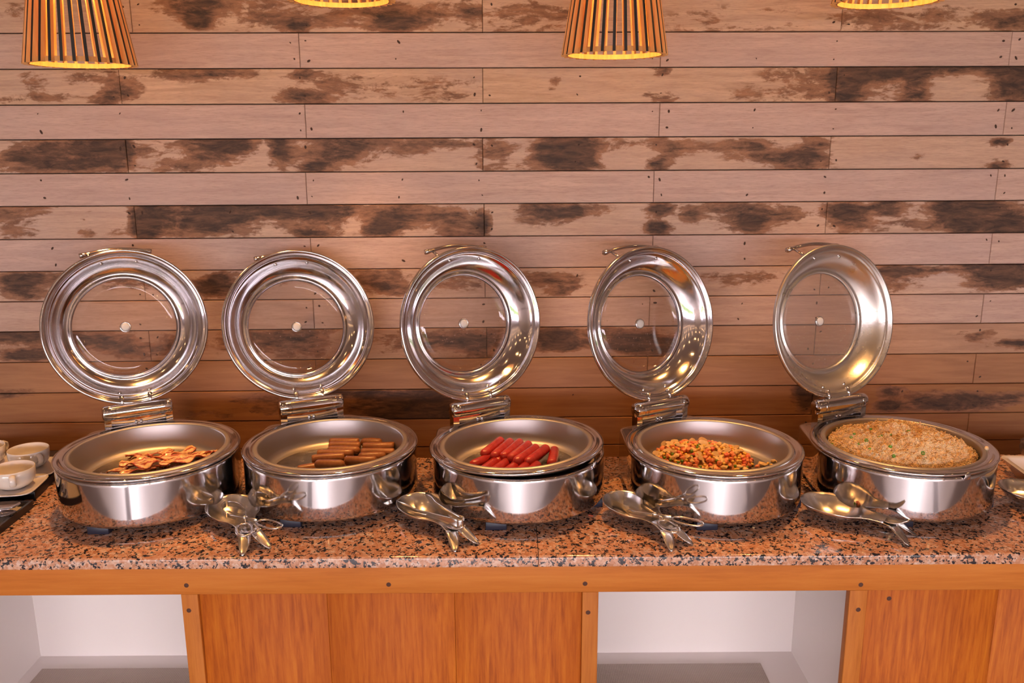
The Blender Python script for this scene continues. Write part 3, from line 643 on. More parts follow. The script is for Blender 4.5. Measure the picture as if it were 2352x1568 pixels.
# ------------------------------------------------------------------ red sausages
RS = [(1150, 1012, 1111, 1044, .012, 'leftmost of the upper row, pale sheen'), (1172, 1015, 1134, 1049, .012, 'second from the left in the upper row'), (1194, 1016, 1156, 1050, .012, 'third from the left in the upper row'), (1214, 1021, 1173, 1054, .012, 'fourth from the left in the upper row, herb fleck on it'),
      (1231, 1029, 1186, 1061, .012, 'fifth from the left in the upper row'), (1254, 1030, 1212, 1062, .010, 'sixth in the upper row, second from the right'), (1273, 1034, 1266, 1066, .002, 'standing apart at the right end'),
      (1122, 1052, 1086, 1068, .0, 'lying lowest at the far left'), (1138, 1060, 1108, 1082, .0, 'second in the lower front row, half hidden by the rim'), (1163, 1062, 1133, 1084, .0, 'third in the lower front row, half hidden by the rim'), (1186, 1068, 1157, 1090, .0, 'fourth in the lower front row, tip just showing'), (1210, 1069, 1182, 1092, .0, 'fifth in the lower front row, tip just showing'), (1234, 1068, 1208, 1092, .0, 'rightmost in the lower front row, tip just showing'),
      (1180, 1034, 1140, 1062, -.0, 'bottom layer beneath the upper row, left'), (1222, 1044, 1180, 1072, -.0, 'bottom layer beneath the upper row, right')]
for n, (x0, y0, x1, y1, h, lab) in enumerate(RS):
    r = .0125; e = .004; a = pan(2, x0, y0, PF+h+r+e); b = pan(2, x1, y1, PF+h+r+e); L = (b-a).length+r*1.0
    o = ob('red_sausage', capsule('red_sausage', min(max(L, .075), .125), r, 'red_sausage', 16, False, .002), None, ((a.x+b.x)/2, (a.y+b.y)/2, CT+PF+h+r+e+.001), (0, 0, math.atan2(b.y-a.y, b.x-a.x)))
    tag(o, 'red frankfurter sausage, '+lab, 'sausage', 'red sausages in the middle dish')

# ------------------------------------------------------------------ mixed vegetables
VC = pan(3, 1606, 1046, PF+.012)
def vheight(x, y):
    d = math.hypot((x-VC.x)/.128, (y-VC.y)/.098); n = noise.noise(Vector((x*28, y*28, 3)))
    h = .034*max(0, 1-d*d)**.75+.006*n*max(0, 1.15-d)
    return max(h, 0) if d < 1.25 else 0
vs, fs, gi = [], [], {}
N = 44
for i in range(N+1):
    for j in range(N+1):
        x = VC.x-.15+.30*i/N; y = VC.y-.12+.24*j/N
        gi[i, j] = len(vs); vs.append((x, y, CT+PF+vheight(x, y)-.004+.002*noise.noise(Vector((x*120, y*120, 0)))))
for i in range(N):
    for j in range(N):
        q = [gi[i, j], gi[i+1, j], gi[i+1, j+1], gi[i, j+1]]
        if all(vs[k][2] > CT+PF-.0025 for k in q): fs.append(tuple(q))
tag(ob('vegetable_mix', mesh('vegetable_mix', vs, fs, 'veg_mix', True)), 'saucy heap of chopped mixed vegetables under the loose pieces', 'vegetables', kind='stuff')
def ico(name, r, mat, sub=1, sc=(1, 1, 1), jit=0):
    bm = bmesh.new(); bmesh.ops.create_icosphere(bm, subdivisions=sub, radius=r)
    for v in bm.verts: v.co = Vector((v.co.x*sc[0], v.co.y*sc[1], v.co.z*sc[2]))*(1+random.uniform(-jit, jit))
    me = bpy.data.meshes.new(name); bm.to_mesh(me); bm.free(); me.materials.append(MATS[mat]); me.polygons.foreach_set('use_smooth', [True]*len(me.polygons)); return me
PEA = ico('pea', .0042, 'pea', 2); CARR = rbox('carrot_cube', -.0049, .0049, -.0047, .0047, -.0046, .0046, .0009, 'carrot', 1)
CORN = ico('corn_kernel', .0054, 'sweetcorn', 1, (1, .8, .75)); CHK = [ico('chicken_piece', .0088, 'chicken', 1, (1.25, .95, .65), .26) for _ in range(4)]
for q_ in CHK: q_.polygons.foreach_set('use_smooth', [False]*len(q_.polygons))
HAM = rbox('ham_cube', -.005, .005, -.0045, .0045, -.004, .004, .0012, 'ham', 1)
ms = MB()      # mushroom slice: cap arc with a stalk
prof2 = [(-.012, .001), (-.0115, .006), (-.008, .0105), (0, .012), (.008, .0105), (.0115, .006), (.012, .001), (.0085, -.0015), (.0035, -.001), (.003, -.009), (.0, -.0105), (-.003, -.009), (-.0035, -.001), (-.0085, -.0015)]
ms.add([(x, y, .0013) for x, y in prof2]+[(x, y, -.0013) for x, y in prof2], [tuple(range(14)), tuple(range(27, 13, -1))]+[(k, 14+k, 14+(k+1) % 14, (k+1) % 14) for k in range(14)])
MUSH = ms.mesh('mushroom_slice', 'mushroom')
kinds = [(PEA, 'pea', 'green pea in the mixed vegetable dish', 'pea', 'peas among the vegetables', 34), (CARR, 'carrot_cube', 'orange diced carrot cube in the mixed vegetable dish', 'carrot', 'carrot cubes among the vegetables', 85),
         (CORN, 'corn_kernel', 'yellow sweetcorn kernel in the mixed vegetable dish', 'corn', 'corn kernels among the vegetables', 95), (MUSH, 'mushroom_slice', 'pale mushroom slice in the mixed vegetable dish', 'mushroom', 'mushroom slices among the vegetables', 22),
         (CHK[0], 'chicken_piece', 'cream-coloured chunk in the mixed vegetable dish', 'chicken', 'pale chunks among the vegetables', 50), (HAM, 'ham_cube', 'deep red diced ham piece in the mixed vegetable dish', 'ham', 'red diced pieces among the vegetables', 22)]
rv = random.Random(11); placed = []
lst = [k for k in kinds for _ in range(k[5])]; rv.shuffle(lst)
for kd in lst:
    for tr in range(40):
        a = rv.uniform(0, 2*PI); d = math.sqrt(rv.random())*1.05
        x, y = VC.x+.128*d*math.cos(a), VC.y+.098*d*math.sin(a)
        if math.hypot(x-DX[3], y-DY[3]) > .142: continue
        if all((x-q[0])**2+(y-q[1])**2 > .0074**2 for q in placed) or tr > 34: break
    else: continue
    if math.hypot(x-DX[3], y-DY[3]) > .142: continue
    placed.append((x, y)); me = kd[0]
    if kd[1] == 'chicken_piece': me = rv.choice(CHK)
    up = .003 if kd[1] != 'mushroom_slice' else .0035
    rot = (rv.uniform(-.6, .6), rv.uniform(-.6, .6), rv.uniform(0, 6)) if kd[1] != 'mushroom_slice' else (rv.uniform(.1, .9), rv.uniform(-.4, .4), rv.uniform(-1, 1))
    tag(ob(kd[1], me, None, (x, y, CT+PF+vheight(x, y)+up), rot), kd[2], kd[3], kd[4])
for k, (px, py) in enumerate(((1752, 1066), (1764, 1064), (1778, 1060), (1790, 1058), (1740, 1072), (1772, 1068))):
    p = pan(3, px, py, PF+.005); kd = kinds[(4, 2, 4, 4, 1, 2)[k]]
    tag(ob(kd[1], kd[0], None, (p.x, p.y, CT+PF+.005), (.3, .2, k)), kd[2], kd[3], kd[4])

# ------------------------------------------------------------------ rice
RC = Vector((DX[4], DY[4]))
def rheight(x, y):
    d = math.hypot(x-RC.x, y-RC.y)/.166
    v = Vector((x*18, y*18, 1.7)); w = Vector((x*55, y*55, 5))
    return .046+.042*(1-d**2.4)+.013*noise.noise(v)*(1.1-d*.6)+.013*(1-min(1.2, noise.voronoi(w*1.15)[0][0]*1.5))*(1.1-d*.3)+.006*(1-min(1.2, noise.voronoi(w*2.6)[0][0]*1.5))-.002
vs, fs = [], []; NR, NA = 80, 240
for i in range(NR+1):
    for j in range(NA):
        r = .1665*i/NR; a = 2*PI*j/NA; x, y = RC.x+r*math.cos(a), RC.y+r*math.sin(a)
        vs.append((x, y, CT+PF+rheight(x, y)))
for i in range(NR):
    for j in range(NA):
        k = (j+1) % NA; fs.append((i*NA+j, (i+1)*NA+j, (i+1)*NA+k, i*NA+k))
rb = MB(); rb.add(vs, fs); rg = random.Random(5)
cap = [(-1, 0, 0)]+[(-.55, math.cos(k*PI/2), math.sin(k*PI/2)) for k in range(4)]+[(.55, math.cos(k*PI/2), math.sin(k*PI/2)) for k in range(4)]+[(1, 0, 0)]
capf = [(0, 1+(k+1) % 4, 1+k) for k in range(4)]+[(1+k, 1+(k+1) % 4, 5+(k+1) % 4, 5+k) for k in range(4)]+[(9, 5+k, 5+(k+1) % 4) for k in range(4)]
for g in range(15000):
    d = .166*math.sqrt(rg.random()); a = rg.uniform(0, 2*PI); x, y = RC.x+d*math.cos(a), RC.y+d*math.sin(a)
    z = CT+PF+rheight(x, y)+rg.uniform(-.0005, .0022)
    e1, e2 = rg.uniform(0, 2*PI), rg.uniform(-.7, .9); L = rg.uniform(.0018, .0030); r = rg.uniform(.0010, .0015)
    dx = Vector((math.cos(e1)*math.cos(e2), math.sin(e1)*math.cos(e2), math.sin(e2))); s_ = dx.cross(Vector((0, 0, 1))).normalized(); u_ = s_.cross(dx)
    o_ = Vector((x, y, z)); rb.add([o_+dx*(p[0]*L)+s_*(p[1]*r)+u_*(p[2]*r) for p in cap], capf)
tag(ob('fried_rice', rb.mesh('fried_rice', 'rice', True)), 'golden fried rice heaped in the rightmost chafing dish', 'rice', kind='stuff')
SCA = mesh('scallion_ring', *lathe([(.0026, -.002), (.0034, -.0021), (.0036, .0018), (.0027, .002), (.0026, -.002)], 10), 'scallion', True)
for k, (px, py) in enumerate(((1962, 996), (1955, 1004), (1990, 1011), (1972, 1019), (2020, 1003), (2024, 1001), (2045, 998), (2046, 1011), (2045, 1025), (2060, 989), (2087, 990), (1938, 1034), (2157, 1010), (1912, 1019), (2086, 1011), (2053, 1047), (2088, 1071), (2120, 1040), (2185, 1055), (1998, 1030), (2000, 985))):
    p = on_z(px, py, CT+PF+.07)
    for _ in range(5): p = on_z(px, py, CT+PF+rheight(p.x, p.y)+.003)
    q = rg.uniform(.7, 1.25); tag(ob('scallion_ring', SCA, None, p, (rg.uniform(-.9, .9), rg.uniform(-.9, .9), rg.uniform(0, 3)), (q, q, q)), 'small green scallion slice scattered on the fried rice', 'scallion', 'scallion slices on the rice')
p = on_z(2266, 1030, CT+.139); tag(ob('rice_clump', ico('rice_clump', .006, 'rice', 2, (1, .6, .9), .2), None, p), 'stray clump of rice stuck on the right rim of the rice dish', 'rice')

# ------------------------------------------------------------------ fish-shaped spoon rests
def rest_mesh():
    b = MB(); ns, nj = 46, 16; s0, s1 = -.078, .150; rows_ = []
    WT = [(.0, .0590), (.03, .0560), (.05, .0485), (.066, .0375), (.080, .0300), (.100, .0245), (.120, .0220), (.150, .0250)]
    for i in range(ns+1):
        q = i/ns; s = s0+(s1-s0)*(q**1.0)
        if s < 0: w = .0590*math.sqrt(max(0, 1-(s/s0)**2)); w = max(w, .003)
        else: w = lerp_table(WT, s)
        rim = lerp_table([(-.078, .0400), (-.03, .040), (.03, .038), (.066, .0345), (.10, .0345), (.150, .0310)], s)
        if s < 0: bot = .0025+(rim-.0025)*abs(s/s0)**2.6
        else: bot = lerp_table([(0, .0025), (.03, .004), (.055, .012), (.072, .022), (.10, .0285), (.125, .0295), (.150, .0255)], s)
        for j in range(nj+1):
            u = -1+2*j/nj; b.v.append((s, w*u, bot+(rim-bot)*abs(u)**2.3))
    for i in range(ns):
        for j in range(nj):
            b.f.append((i*(nj+1)+j, (i+1)*(nj+1)+j, (i+1)*(nj+1)+j+1, i*(nj+1)+j+1)); b.m.append(0)
    for sg in (-1, 1):                                   # tail fins bent down as feet
        vs, fs = [], []
        cl = [(.144, .0115, .0285, .0125), (.155, .0135, .0255, .0130), (.167, .0175, .0190, .0125), (.179, .0225, .0112, .0105), (.189, .0270, .0044, .0070), (.196, .0300, .0006, .0025)]
        for (s, y, z, hw) in cl:
            for q in (-1, -.5, 0, .5, 1):
                vs.append((s-.35*hw*q*1.0, sg*(y+hw*q*.95), z+.0015*q*q))
        for i in range(len(cl)-1):
            for j in range(4): fs.append((i*5+j, (i+1)*5+j, (i+1)*5+j+1, i*5+j+1))
        b.add(vs, fs)
    vs, fs = [], []                                      # upturned lip between the fins
    for (s, z, hw) in ((.128, .0300, .0150), (.142, .0290, .0155), (.156, .0300, .0130), (.168, .0340, .0100), (.178, .0395, .0060), (.182, .0420, .0030)):
        for q in (-1, -.5, 0, .5, 1): vs.append((s, hw*q, z+.005*q*q))
    for i in range(5):
        for j in range(4): fs.append((i*5+j, (i+1)*5+j, (i+1)*5+j+1, i*5+j+1))
    b.add(vs, fs)
    return b.mesh('spoon_rest', 'utensil_steel', True)
REST = rest_mesh()
RESTS = [((537, 1199), (592, 1272), 'fish-shaped steel spoon rest holding scissor tongs, between the bacon and brown sausage dishes'), ((974, 1194), (1079, 1264), 'fish-shaped steel spoon rest holding scalloped tongs, in front of the red sausage dish'), ((1446, 1190), (1569, 1261), 'fish-shaped steel spoon rest holding spoon-ended scissor tongs, in front of the vegetable dish'), ((1908, 1192), (2096, 1243), 'fish-shaped steel spoon rest without tongs, in front of the rice dish'), ((2362, 1160), (2520, 1212), 'fish-shaped steel spoon rest cut off by the right edge of the picture')]
restf = []
for (b0, t0, lab) in RESTS:
    a = on_z(*b0, CT); b = on_z(*t0, CT); an = math.atan2(b.y-a.y, b.x-a.x)
    o = ob('spoon_rest', REST, None, (a.x, a.y, CT+.0009), (0, 0, an), (.92, 1, 1)); solid(o, .0013, 0); tag(o, lab, 'spoon rest', 'fish-shaped spoon rests'); restf.append((a, an))
def loop_pts(cx, cy_, z0, rx, ry, an, n=28, sq=2.4):
    P = []
    for k in range(n):
        a = 2*PI*k/n; c_, s_ = math.cos(a), math.sin(a)
        x = rx*math.copysign(abs(c_)**(2/sq), c_); y = ry*math.copysign(abs(s_)**(2/sq), s_)
        P.append((cx+x*math.cos(an)-y*math.sin(an), cy_+x*math.sin(an)+y*math.cos(an), z0))
    return P
def scissor_arm(sg, spoon):
    b = MB(); z = lambda s: lerp_table([(-.03, .024), (.03, .030), (.075, .037), (.12, .044), (.21, .049)], s)
    # arm crosses the pivot at s=.085
    pth = [(.015, .021*sg), (.04, .0165*sg), (.065, .0085*sg), (.085, .0015*sg), (.105, -.006*sg), (.125, -.0125*sg)]
    b.add(*sweep([(s, y, z(s)+.0012*sg) for s, y in pth], .0011, 8, False, 4.5))
    lp = loop_pts(.160, -.0275*sg, 0, .036, .0165, -.30*sg)
    b.add(*sweep([(x, y, z(x)+.0012*sg) for x, y, _ in lp], .0024, 8, True, .9))
    if spoon:                                            # small oval spoon blade
        vs, fs = [], []
        for i in range(13):
            s = -.045+.066*i/12; w = .0195*math.sqrt(max(.0, 1-((s+.012)/.0335)**2)) + .002
            for j in range(9):
                u = -1+2*j/8; vs.append((s, .018*sg+ (u*w*.55), .0215+.016*(u*sg)*.9+.5*s*0+.010*(u*u)-.004))
        for i in range(12):
            for j in range(8): fs.append((i*9+j, (i+1)*9+j, (i+1)*9+j+1, i*9+j+1))
        b.add(vs, fs)
    else:                                                # flat bent blade, open frame with toothed tip
        lp = [(.022, .0200*sg), (.01, .0215*sg), (-.005, .0220*sg), (-.020, .0195*sg), (-.033, .0140*sg), (-.041, .0070*sg), (-.043, .0025*sg)]
        b.add(*sweep([(s, y, .0275) for s, y in lp], .0010, 8, False, 7.5))
    return b.mesh('tong_arm', 'utensil_steel', True)
PIV = mesh('pivot', *lathe([(0, .006), (.004, .0055), (.0052, .004), (.0052, -.004), (0, -.005)], 14), 'utensil_steel', True)
for (k, spoon, lab, dan) in ((0, False, 'steel scissor tongs with finger loops lying on the leftmost spoon rest', .06), (2, True, 'steel scissor tongs with small spoon ends lying in front of the vegetable dish', .02)):
    a, an = restf[k]
    g_ = thing('scissor_tongs', lab, 'tongs', (a.x, a.y, CT+.003), an+dan, 'tongs on the spoon rests')
    for sg in (-1, 1): ob('tong_arm', scissor_arm(sg, spoon), g_)
    ob('pivot', PIV, g_, (.085, 0, .0385))
# spring tongs with scalloped ends
a, an = restf[1]
g_ = thing('spring_tongs', 'one-piece steel spring tongs with scalloped ends lying on the second spoon rest', 'tongs', (a.x, a.y, CT+.002), an+.02, 'tongs on the spoon rests')
for sg in (-1, 1):
    vs, fs = [], []
    cl = [(-.058, .047, .030, .008), (-.045, .050, .0285, .0135), (-.030, .049, .0285, .0160), (-.014, .045, .0290, .0160), (.000, .040, .030, .0125), (.016, .035, .0315, .0085), (.05, .0265, .036, .0085), (.09, .0175, .041, .0085), (.125, .0115, .0445, .0100), (.150, .0098, .046, .0125)]
    for i, (s, y, z, hh) in enumerate(cl):
        for q in (-1, -.5, 0, .5, 1):
            sc = .0024*math.sin(i*2.6+q*4) if i < 4 else 0
            vs.append((s+sc, sg*(y*.82+(-.004*(1-q*q) if i < 5 else .0018*(q*q))), z+hh*q*.9))
    for i in range(len(cl)-1):
        for j in range(4): fs.append((i*5+j, (i+1)*5+j, (i+1)*5+j+1, i*5+j+1))
    solid(ob('tong_arm', mesh('tong_arm', vs, fs, 'utensil_steel', True), g_), .0012)
    ob('grip_rib', mesh('grip_rib', *sweep([(-.03, sg*.0425, .029), (0, sg*.036, .0295), (.05, sg*.0238, .036)], .0014, 6), 'utensil_steel', True), g_)
vs, fs = [], []
for i in range(13):
    q = -PI/2+PI*i/12
    for z, ww in ((.0345, 0), (.040, 0), (.0465, 0), (.052, 0), (.0575, 0)): vs.append((.150+.0085*math.cos(q), .0082*math.sin(q), z))
for i in range(12):
    for j in range(4): fs.append((i*5+j, (i+1)*5+j, (i+1)*5+j+1, i*5+j+1))
solid(ob('spring_bend', mesh('spring_bend', vs, fs, 'utensil_steel', True), g_), .0012)
# scraps of food in the empty rest and crumbs on the granite
a, an = restf[3]
for k, (dx, dy, me, nm, lab, cat) in enumerate(((.018, -.014, CARR, 'carrot_scrap', 'orange carrot scrap lying in the empty spoon rest', 'carrot'), (.004, -.008, SCA, 'scallion_scrap', 'green herb scrap lying in the empty spoon rest', 'scallion'), (.008, -.020, HAM, 'ham_scrap', 'small reddish scrap lying in the empty spoon rest', 'food scrap'))):
    tag(ob(nm, me, None, (a.x+dx*math.cos(an)-dy*math.sin(an), a.y+dx*math.sin(an)+dy*math.cos(an), CT+.011), (.3, .2, k)), lab, cat)
for (px, py, me, nm, lab, cat, sc) in ((1402, 1221, CARR, 'carrot_crumb', 'orange carrot shred dropped on the granite beside the third spoon rest', 'carrot', (.5, 1.6, .35)), (1731, 1214, CHK[1], 'rice_crumb', 'white crumb dropped on the granite in front of the vegetable dish', 'crumb', (.35, .35, .35)), (1357, 1186, HAM, 'orange_crumb', 'orange crumb dropped on the granite by the red sausage dish', 'crumb', (1.2, .4, .3))):
    p = on_z(px, py, CT); tag(ob(nm, me, None, (p.x, p.y, CT+.0028), (0, 0, -.6), sc), lab, cat)
a, an = restf[4]        # spoon lying in the rightmost rest
b = MB(); vs, fs = [], []
for i in range(15):
    s = -.045+.075*i/14; w = .021*math.sqrt(max(0, 1-((s+.0075)/.039)**2))+.003
    for j in range(9): u = -1+2*j/8; vs.append((s, w*u, .010+.010*u*u))
for i in range(14):
    for j in range(8): fs.append((i*9+j, (i+1)*9+j, (i+1)*9+j+1, i*9+j+1))
b.add(vs, fs); b.add(*sweep([(.026, 0, .014), (.06, 0, .030), (.10, 0, .040), (.20, 0, .052)], .0035, 8, False, .6))
o = ob('serving_spoon', b.mesh('serving_spoon', 'utensil_steel', True), None, (a.x-.01, a.y, CT+.004), (0, 0, an)); tag(o, 'steel serving spoon lying in the spoon rest at the right edge', 'spoon')

# ------------------------------------------------------------------ cups, plates and trays on the left
def riser_mesh(w, d, h, b=.002): return rbox('riser', -w/2, w/2, -d/2, d/2, 0, h, b, 'black_lacquer')
pc = on_z(82, 1146, CT); p2 = on_z(124, 1106, CT); an = math.atan2(p2.y-pc.y, p2.x-pc.x)    # right edge of the riser
ux_ = Vector((math.sin(an), -math.cos(an), 0)); uy_ = Vector((math.cos(an), math.sin(an), 0))     # right, back
RW, RD, RT = .42, .30, .020
ctr_ = Vector((pc.x, pc.y, 0)) - ux_*(RW/2) + uy_*(RD/2); yaw_r = an-PI/2
tag(ob('black_riser', riser_mesh(RW, RD, RT), None, (ctr_.x, ctr_.y, CT), (0, 0, yaw_r)), 'flat black lacquer board carrying the white cups and plates', 'riser')
def plate_mesh(hw):
    b = MB(); n = 48; rings = [(0, .0035), (hw*.62, .0035), (hw*.70, .0045), (hw*.92, .0085), (hw, .0105), (hw*1.0, .0080), (hw*.9, .0045), (hw*.66, 0), (0, 0)]
    vs, fs = [], []; K = len(rings)
    for i in range(n):
        a = 2*PI*i/n; c_, s_ = math.cos(a), math.sin(a); e = 5.5
        rr = 1/((abs(c_)**e+abs(s_)**e)**(1/e))
        for r, z in rings: q = r*(1+(rr-1)*min(1, r/hw)**1.0); vs.append((q*c_, q*s_, z))
    for i in range(n):
        j = (i+1) % n
        for k in range(K-1): fs.append((i*K+k, j*K+k, j*K+k+1, i*K+k+1))
    return mesh('square_plate', vs, fs, 'white_ceramic', True)
PLATE = plate_mesh(.071)
cupp = [(0, .006), (.026, .006), (.036, .0095), (.044, .019), (.0475, .032), (.0485, .050), (.0497, .0508), (.0507, .050), (.0505, .032), (.0475, .018), (.040, .008), (.030, .003), (.027, 0), (0, 0)]
CUP = mesh('cup_bowl', *lathe(cupp, 56), 'white_ceramic', True)
def ear(sx):
    P = [(sx*.0485, 0, .042), (sx*.056, 0, .0445), (sx*.0635, 0, .040), (sx*.065, 0, .031), (sx*.061, 0, .023), (sx*.0475, 0, .021)]
    return mesh('cup_handle', *sweep(P, .0040, 10, False, 1.9, (0, 1, 0)), 'white_ceramic', True)
EARS = [ear(-1), ear(1)]
CUPS = [((70, 1071), .98, 'white two-handled soup cup standing furthest back, beside the bacon dish', 138), ((34, 1117), 1.0, 'white two-handled soup cup on the front square plate', 112), ((-32, 1066), 1.0, 'white two-handled soup cup cut off by the left edge, at the back', 60)]
PLS = [((74, 1077), 'white square plate at the back, under the cup beside the bacon dish', 8), ((26, 1119), 'white square plate with rounded corners at the front of the black board', 8), ((-40, 1072), 'white square plate at the back, cut off by the left edge', 8)]
for (px, lab, rz) in PLS:
    p = on_z(*px, CT+RT+.004); tag(ob('square_plate', PLATE, None, (p.x, p.y, CT+RT+.0004), (0, 0, yaw_r+R(0))), lab, 'plate', 'square plates under the cups')
for (px, sc, lab, rz) in CUPS:
    p = on_z(*px, CT+RT+.004); c_ = thing('soup_cup', lab, 'cup', (p.x, p.y, CT+RT+.0044), R(rz)+yaw_r, 'two-handled cups'); c_.scale = (sc,)*3
    ob('cup_bowl', CUP, c_); ob('cup_handle', EARS[0], c_); ob('cup_handle', EARS[1], c_)
# tray with spoons
tb = MB(); q1 = on_z(75, 1149, CT+.018); q2 = on_z(0, 1208, CT+.018); an2 = math.atan2(q1.y-q2.y, q1.x-q2.x)
ty = Vector((math.cos(an2), math.sin(an2), 0)); tx = Vector((math.sin(an2), -math.cos(an2), 0)); TW, TD, TH2 = .30, .22, .018
c2 = q1-tx*(TW/2)-ty*(TD/2)
tr = thing('black_tray', 'black lacquer tray lined with a woven mat, holding spoons at the left edge', 'tray', (c2.x, c2.y, CT), an2-PI/2)
e = .006
tb.box(-TW/2, TW/2, -TD/2, TD/2, 0, .004).box(-TW/2, TW/2, -TD/2, -TD/2+e, .004, TH2).box(-TW/2, TW/2, TD/2-e, TD/2, .004, TH2).box(-TW/2, -TW/2+e, -TD/2+e, TD/2-e, .004, TH2).box(TW/2-e, TW/2, -TD/2+e, TD/2-e, .004, TH2)
ob('tray_body', tb.mesh('tray_body', 'black_lacquer'), tr)
ob('tray_liner', MB().box(-TW/2+e, TW/2-e, -TD/2+e, TD/2-e, .004, .0055).mesh('tray_liner', 'woven_mat'), tr)
def spoon_mesh():
    b = MB(); vs, fs = [], []
    for i in range(15):
        s = -.034+.068*i/14; w = .0215*math.sqrt(max(0, 1-(s/.0345)**2))+.0015
        for j in range(9): u = -1+2*j/8; vs.append((s, w*u, .003+.0085*max(u*u, (s/.034)**2)))
    for i in range(14):
        for j in range(8): fs.append((i*9+j, (i+1)*9+j, (i+1)*9+j+1, i*9+j+1))
    b.add(vs, fs); b.add(*sweep([(-.032, 0, .011), (-.05, 0, .014), (-.09, 0, .013), (-.15, 0, .010)], [.003, .0026, .0035, .005], 8, False, .4))
    return b.mesh('soup_spoon', 'chrome', True)
SPN = spoon_mesh()
for (px, z, lab, rz) in (((6, 1154), .008, 'shiny round soup spoon at the back of the black tray', 10), ((12, 1170), .018, 'shiny round soup spoon in front, overlapping the other on the black tray', 6), ((4, 1190), .008, 'shiny round soup spoon lowest of the stack on the black tray', 4)):
    p = on_z(*px, CT+z); tag(ob('soup_spoon', SPN, None, (p.x, p.y, CT+z), (0, 0, R(rz))), lab, 'spoon', 'soup spoons on the black tray')

# ------------------------------------------------------------------ white dish and glass bowl on the right
a = on_z(2296, 1046, CT+.045); b = on_z(2352, 1086, CT+.045); an = math.atan2(b.y-a.y, b.x-a.x); wd = thing('ceramic_dish', 'white rectangular ceramic dish with sloping sides, right of the rice dish', 'dish', (a.x, a.y, CT), an)
def cdish():
    L, Wd, H_ = .30, .20, .045; vs = []; rings = [(.028, 0, .016), (0, H_-.003, .020), (-.003, H_, .022), (.010, H_, .016), (.014, H_-.004, .014), (.034, .006, .014)]
    n = 8; cols = []
    for ins, z, rad in rings:
        x0, x1, y0, y1 = ins, L-ins, ins, Wd-ins; loop = []
        for (cx, cy_, a0) in ((x1-rad, y1-rad, 0), (x0+rad, y1-rad, 90), (x0+rad, y0+rad, 180), (x1-rad, y0+rad, 270)):
            for k in range(n+1): q = R(a0+90*k/n); loop.append((cx+rad*math.cos(q), cy_+rad*math.sin(q), z))
        cols.append(loop)
    M = len(cols[0]); fs = []
    for c in cols: vs += c
    for i in range(len(cols)-1):
        for k in range(M): j = (k+1) % M; fs.append((i*M+k, i*M+j, (i+1)*M+j, (i+1)*M+k))
    fs.append(tuple(range(M))[::-1]); fs.append(tuple((len(cols)-1)*M+k for k in range(M)))
    return auto(mesh('dish_shell', vs, fs, 'white_ceramic'), 50)
ob('dish_shell', cdish(), wd)
gb = [(0, .004), (.025, .004), (.040, .016), (.050, .034), (.054, .050), (.0565, .0515), (.058, .050), (.0545, .034), (.044, .013), (.030, .0015), (0, 0)]
GB = mesh('glass_bowl', *lathe(gb, 48), 'bowl_glass', True)
for k, (px, z, lab) in enumerate((((2392, 1050), .020, 'upper clear glass bowl stacked in the white dish at the right edge'), ((2398, 1056), .0065, 'lower clear glass bowl stacked in the white dish at the right edge'))):
    p = on_z(2396, 1052, CT+.03); tag(ob('glass_bowl', GB, None, (p.x, p.y, CT+z), (0, 0, 0)), lab, 'glass bowl', 'glass bowls in the white dish')

# ------------------------------------------------------------------ pendant lamps
LR0, LTOP, LHH, NS = .125, .058, .40, 30
sl = MB(); hw, dpt = .0034, .0125
P = []
for (r, z) in ((LR0, 0), (LTOP, LHH)):
    P += [(r, -hw, z), (r, hw, z), (r-dpt, hw, z), (r-dpt, -hw, z)]
sl.add(P, [(0, 1, 5, 4)], 1); sl.add(P, [(1, 2, 6, 5), (2, 3, 7, 6), (3, 0, 4, 7), (0, 3, 2, 1), (4, 5, 6, 7)], 0)
SLAT = sl.mesh('slat', ['slat_wood', 'slat_black'])
RI = LR0-dpt-.0005
HOOP = mesh('bottom_hoop', *lathe([(RI, .001), (RI, .012), (RI-.003, .012), (RI-.003, .001), (RI, .001)], 72), 'slat_wood')
TR_ = LTOP-dpt
HOOP2 = mesh('top_disc', *lathe([(TR_+.008, LHH-.006), (TR_+.008, LHH+.004), (.012, LHH+.004), (.012, LHH-.006), (TR_+.008, LHH-.006)], 48), 'slat_wood')
BULB = mesh('bulb', *lathe([(0, .225), (.012, .227), (.024, .236), (.030, .25), (.029, .265), (.020, .282), (.013, .30), (.013, .33), (0, .33)], 24), 'bulb_glow', True)
SOCK = mesh('socket', *lathe([(0, .33), (.017, .33), (.017, LHH+.03), (.006, LHH+.045), (0, LHH+.045)], 20), 'slat_black', True)
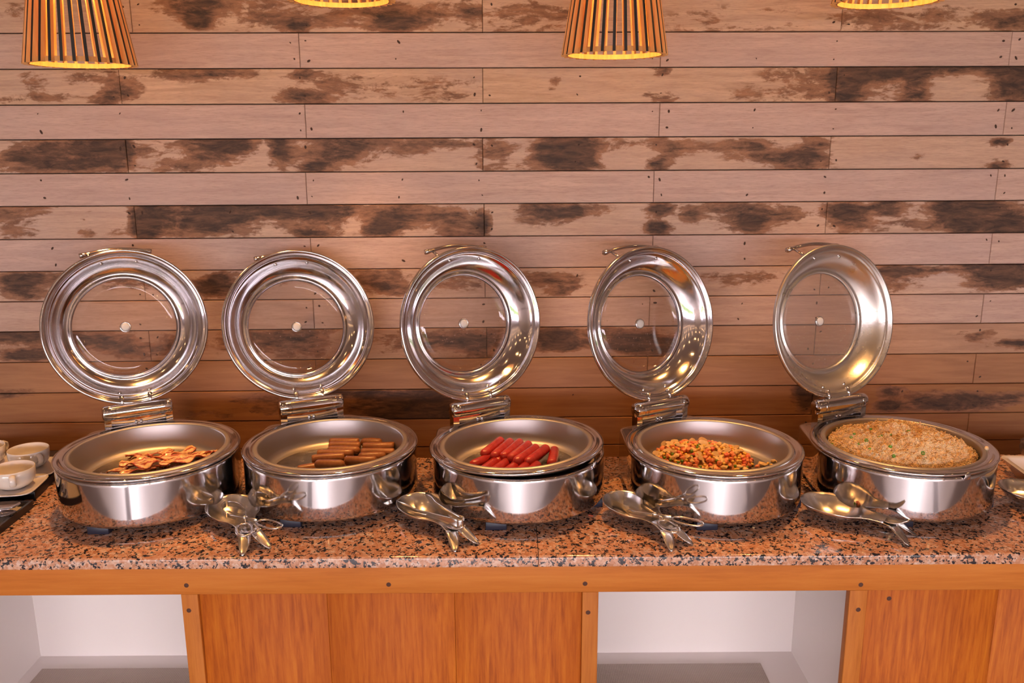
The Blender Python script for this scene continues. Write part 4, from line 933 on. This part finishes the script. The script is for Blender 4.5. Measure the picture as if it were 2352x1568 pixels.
LAMPS = [((187, 150), 2.055, 'slatted wooden pendant lamp hanging low at the left, above the bacon dish'), ((785, 3), 2.03, 'slatted wooden pendant lamp with only its lower rim showing, above the brown sausage dish'), ((1411, 128), 2.045, 'slatted wooden pendant lamp hanging low near the centre, above the red sausages and vegetables'), ((2038, 6), 2.02, 'slatted wooden pendant lamp with only its lower rim showing, at the upper right')]
for n, (px, dep, lab) in enumerate(LAMPS):
    p = on_d(*px, dep); lp = thing('pendant_lamp', lab, 'pendant lamp', p, R(5*n), 'row of slatted pendant lamps')
    for k in range(NS): ob('slat', SLAT, lp, (0, 0, 0), (0, 0, 2*PI*k/NS))
    ob('bottom_hoop', HOOP, lp); ob('top_disc', HOOP2, lp); ob('bulb', BULB, lp); ob('socket', SOCK, lp)
    ob('cord', mesh('cord', *sweep([(0, 0, LHH+.04), (0, 0, RH-p.z)], .003, 8), 'slat_black', True), lp)
    L = bpy.data.lights.new('lamp_beam', 'SPOT'); L.energy = LAMP_SPOT; L.color = WARM; L.spot_size = R(62); L.spot_blend = .6; L.shadow_soft_size = .035
    o = bpy.data.objects.new('lamp_beam', L); C.objects.link(o); o.parent = lp; o.location = (0, 0, .215)
    L = bpy.data.lights.new('lamp_glow', 'POINT'); L.energy = LAMP_POINT; L.color = WARM; L.shadow_soft_size = .03
    o = bpy.data.objects.new('lamp_glow', L); C.objects.link(o); o.parent = lp; o.location = (0, 0, .19)
# small ceiling spots further back in the room, seen as sparkles in the steel
SPT = ico('ceiling_spot', .019, 'spot_glow', 2)
for i in range(8):
    for j in range(5):
        x = -3.15+.9*i; y = 1.35-1.2*j
        o = ob('ceiling_spot', SPT, None, (x, y, RH-.03)); tag(o, 'small warm ceiling spot reflected as a sparkle in the steel', 'ceiling light', 'ceiling spots')
# hedge outside the windows
bm = bmesh.new(); bmesh.ops.create_grid(bm, x_segments=60, y_segments=8, size=1)
hm = bpy.data.meshes.new('hedge')
for v in bm.verts:
    x, y = v.co.x, v.co.y; v.co = Vector((x*7, -RY0*-1-5+.5*noise.noise(Vector((x*9, y*3, 0))), .6+y*.75+.15*noise.noise(Vector((x*14, y*5, 2)))))
bm.to_mesh(hm); bm.free(); hm.materials.append(MATS['hedge_green'])
o = ob('hedge', hm); solid(o, .8, 0); tag(o, 'green hedge outside behind the camera, reflected in the lid glass', 'hedge')
